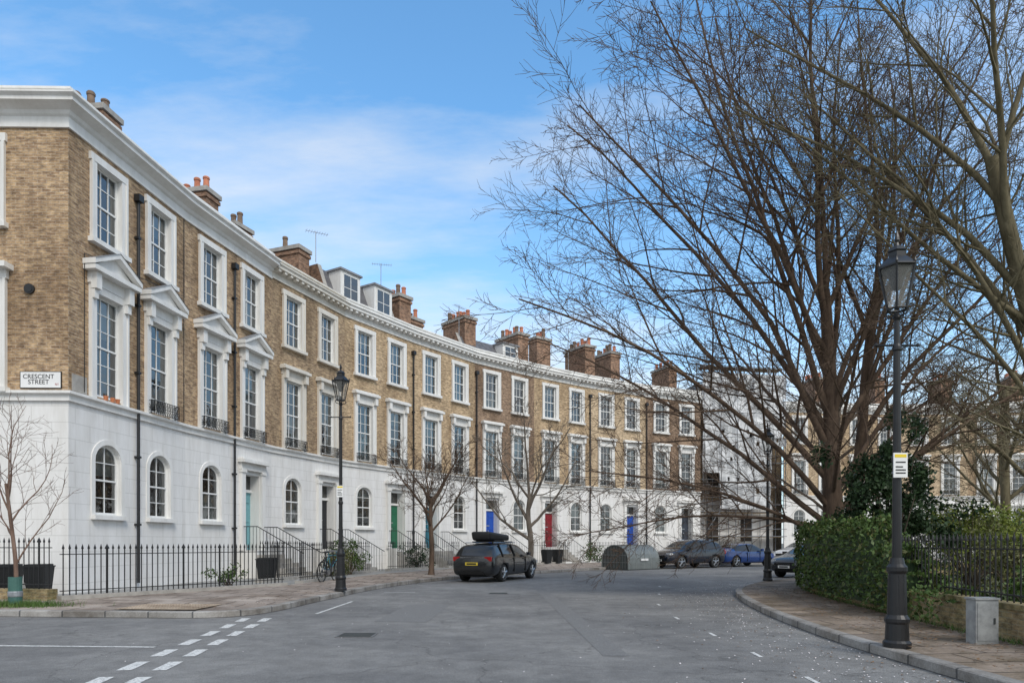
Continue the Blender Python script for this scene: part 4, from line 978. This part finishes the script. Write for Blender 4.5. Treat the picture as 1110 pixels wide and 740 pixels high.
def bicycle(x,y,z,rot,mat='door_black'):
    e=empty('bicycle',(x,y,z),rot); mb=MB(); r=.33
    for cx in (-.52,.52):
        N=26
        for k in range(N):
            a=2*math.pi*k/N;b=2*math.pi*(k+1)/N; cyl(mb,(cx+r*math.cos(a),0,r+r*math.sin(a)),(cx+r*math.cos(b),0,r+r*math.sin(b)),.02,.02,6,'tyre',False)
        for k in range(10): a=k*.628; cyl(mb,(cx,0,r),(cx+r*math.cos(a),0,r+r*math.sin(a)),.004,.004,3,'alloy',False)
    J=dict(bb=(-.08,0,.3),st=(-.22,0,.82),hd=(.34,0,.82),hb=(.38,0,.7),ra=(-.52,0,r),fa=(.52,0,r),sd=(-.26,0,.95),hs=(.31,0,.98))
    for a,b in (('bb','st'),('st','hd'),('bb','hb'),('hb','hd'),('bb','ra'),('st','ra'),('hb','fa'),('st','sd'),('hd','hs')): cyl(mb,J[a],J[b],.018,.018,6,mat)
    wbox(mb,-.38,-.14,-.06,.06,.95,.99,'tyre'); cyl(mb,(.33,-.27,1.0),(.33,.27,1.0),.014,.014,6,'alloy'); cyl(mb,(-.08,-.06,.3),(-.08,.06,.3),.09,.09,12,'alloy')
    mb.build('frame_and_wheels',e,loc=1)
bicycle(-6.15,22.9,.2,1.4); bicycle(-6.7,25.4,.2,1.3,'door_petrol')
def aerial(x,y,z,h=1.6,rot=0):
    e=empty('tv_aerial',(x,y,z),rot); mb=MB(); cyl(mb,(0,0,0),(0,0,h),.02,.02,6,'steel'); cyl(mb,(-.5,0,h-.05),(.6,0,h-.05),.012,.012,5,'steel')
    for k in range(9): xx=-.45+k*.125; cyl(mb,(xx,-.2,h-.05),(xx,.2,h-.05),.007,.007,4,'steel')
    mb.build('mast',e,loc=1)
aerial(-9.6,33.4,15.2,1.5,.5); aerial(-7.2,37.5,14.9,1.9,.2); aerial(-3.3,42.5,13.0,3.2,1.0); aerial(4,48.5,13.5,3.2,.3)

# ---------------------------------------------------------------- light
el=math.radians(45); saz=math.radians(150)
w=bpy.data.worlds.new('World'); scene.world=w; w.use_nodes=True; nt=w.node_tree; bg=nt.nodes['Background']
sky=nt.nodes.new('ShaderNodeTexSky'); sky.sky_type='NISHITA'; sky.sun_disc=False; sky.sun_elevation=el; sky.sun_rotation=saz; sky.air_density=1.0; sky.dust_density=.6; sky.ozone_density=1.2
tc=nt.nodes.new('ShaderNodeTexCoord'); sp=nt.nodes.new('ShaderNodeSeparateXYZ'); nt.links.new(tc.outputs['Generated'],sp.inputs[0])
def mth(op,a,b=None):
    n=nt.nodes.new('ShaderNodeMath'); n.operation=op
    for i,v in enumerate((a,b)):
        if v is None: continue
        if isinstance(v,(int,float)): n.inputs[i].default_value=v
        else: nt.links.new(v,n.inputs[i])
    return n.outputs[0]
zz=mth('ADD',mth('MAXIMUM',sp.outputs[2],0.0),.12); cx=nt.nodes.new('ShaderNodeCombineXYZ')
nt.links.new(mth('DIVIDE',sp.outputs[0],zz),cx.inputs[0]); nt.links.new(mth('DIVIDE',sp.outputs[1],zz),cx.inputs[1])
mp=nt.nodes.new('ShaderNodeMapping'); mp.inputs['Rotation'].default_value=(0,0,.35); mp.inputs['Scale'].default_value=(.55,1.3,1); mp.inputs['Location'].default_value=(3.1,1.4,0); nt.links.new(cx.outputs[0],mp.inputs[0])
cn=noisen(nt,mp.outputs[0],.9,10,.6)
# extra cloud added to the southern sky, behind the viewpoint, to whiten ambient light
fill_cloud=mth('MULTIPLY',mth('MINIMUM',mth('MAXIMUM',mth('SUBTRACT',.25,sp.outputs[1]),0.0),1.0),.3)
cf=ramp(nt,mth('ADD',cn,fill_cloud),(0,0,0),(1,1,1),.43,.66)
hz=mth('SUBTRACT',1.0,mth('MINIMUM',mth('MULTIPLY',mth('MAXIMUM',sp.outputs[2],0.0),1.9),1.0)); hz=mth('POWER',hz,1.7)
skyc=mix(nt,sky.outputs[0],(1.15,1.75,1.95),1.0,'MULTIPLY')
c=mix(nt,skyc,(5.0,5.7,6.2),mth('MULTIPLY',hz,.9))
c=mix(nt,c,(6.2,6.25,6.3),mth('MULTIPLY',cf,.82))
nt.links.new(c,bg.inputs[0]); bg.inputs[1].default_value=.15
sd=bpy.data.lights.new('sun','SUN'); sd.energy=2.0; sd.angle=math.radians(22); sd.color=(1,.94,.86); so=bpy.data.objects.new('sun',sd); col.objects.link(so)
dirv=Vector((math.sin(saz)*math.cos(el),math.cos(saz)*math.cos(el),math.sin(el)))
so.rotation_euler=dirv.to_track_quat('Z','Y').to_euler(); so.location=(0,-10,30)
# ---------------------------------------------------------------- camera
cd=bpy.data.cameras.new('camera'); cd.lens=24; cd.sensor_width=36; cd.shift_y=.196; cd.clip_end=2000; cam=bpy.data.objects.new('camera',cd); col.objects.link(cam)
cam.location=(0,0,1.5); cam.rotation_euler=(math.radians(90),0,0); scene.camera=cam
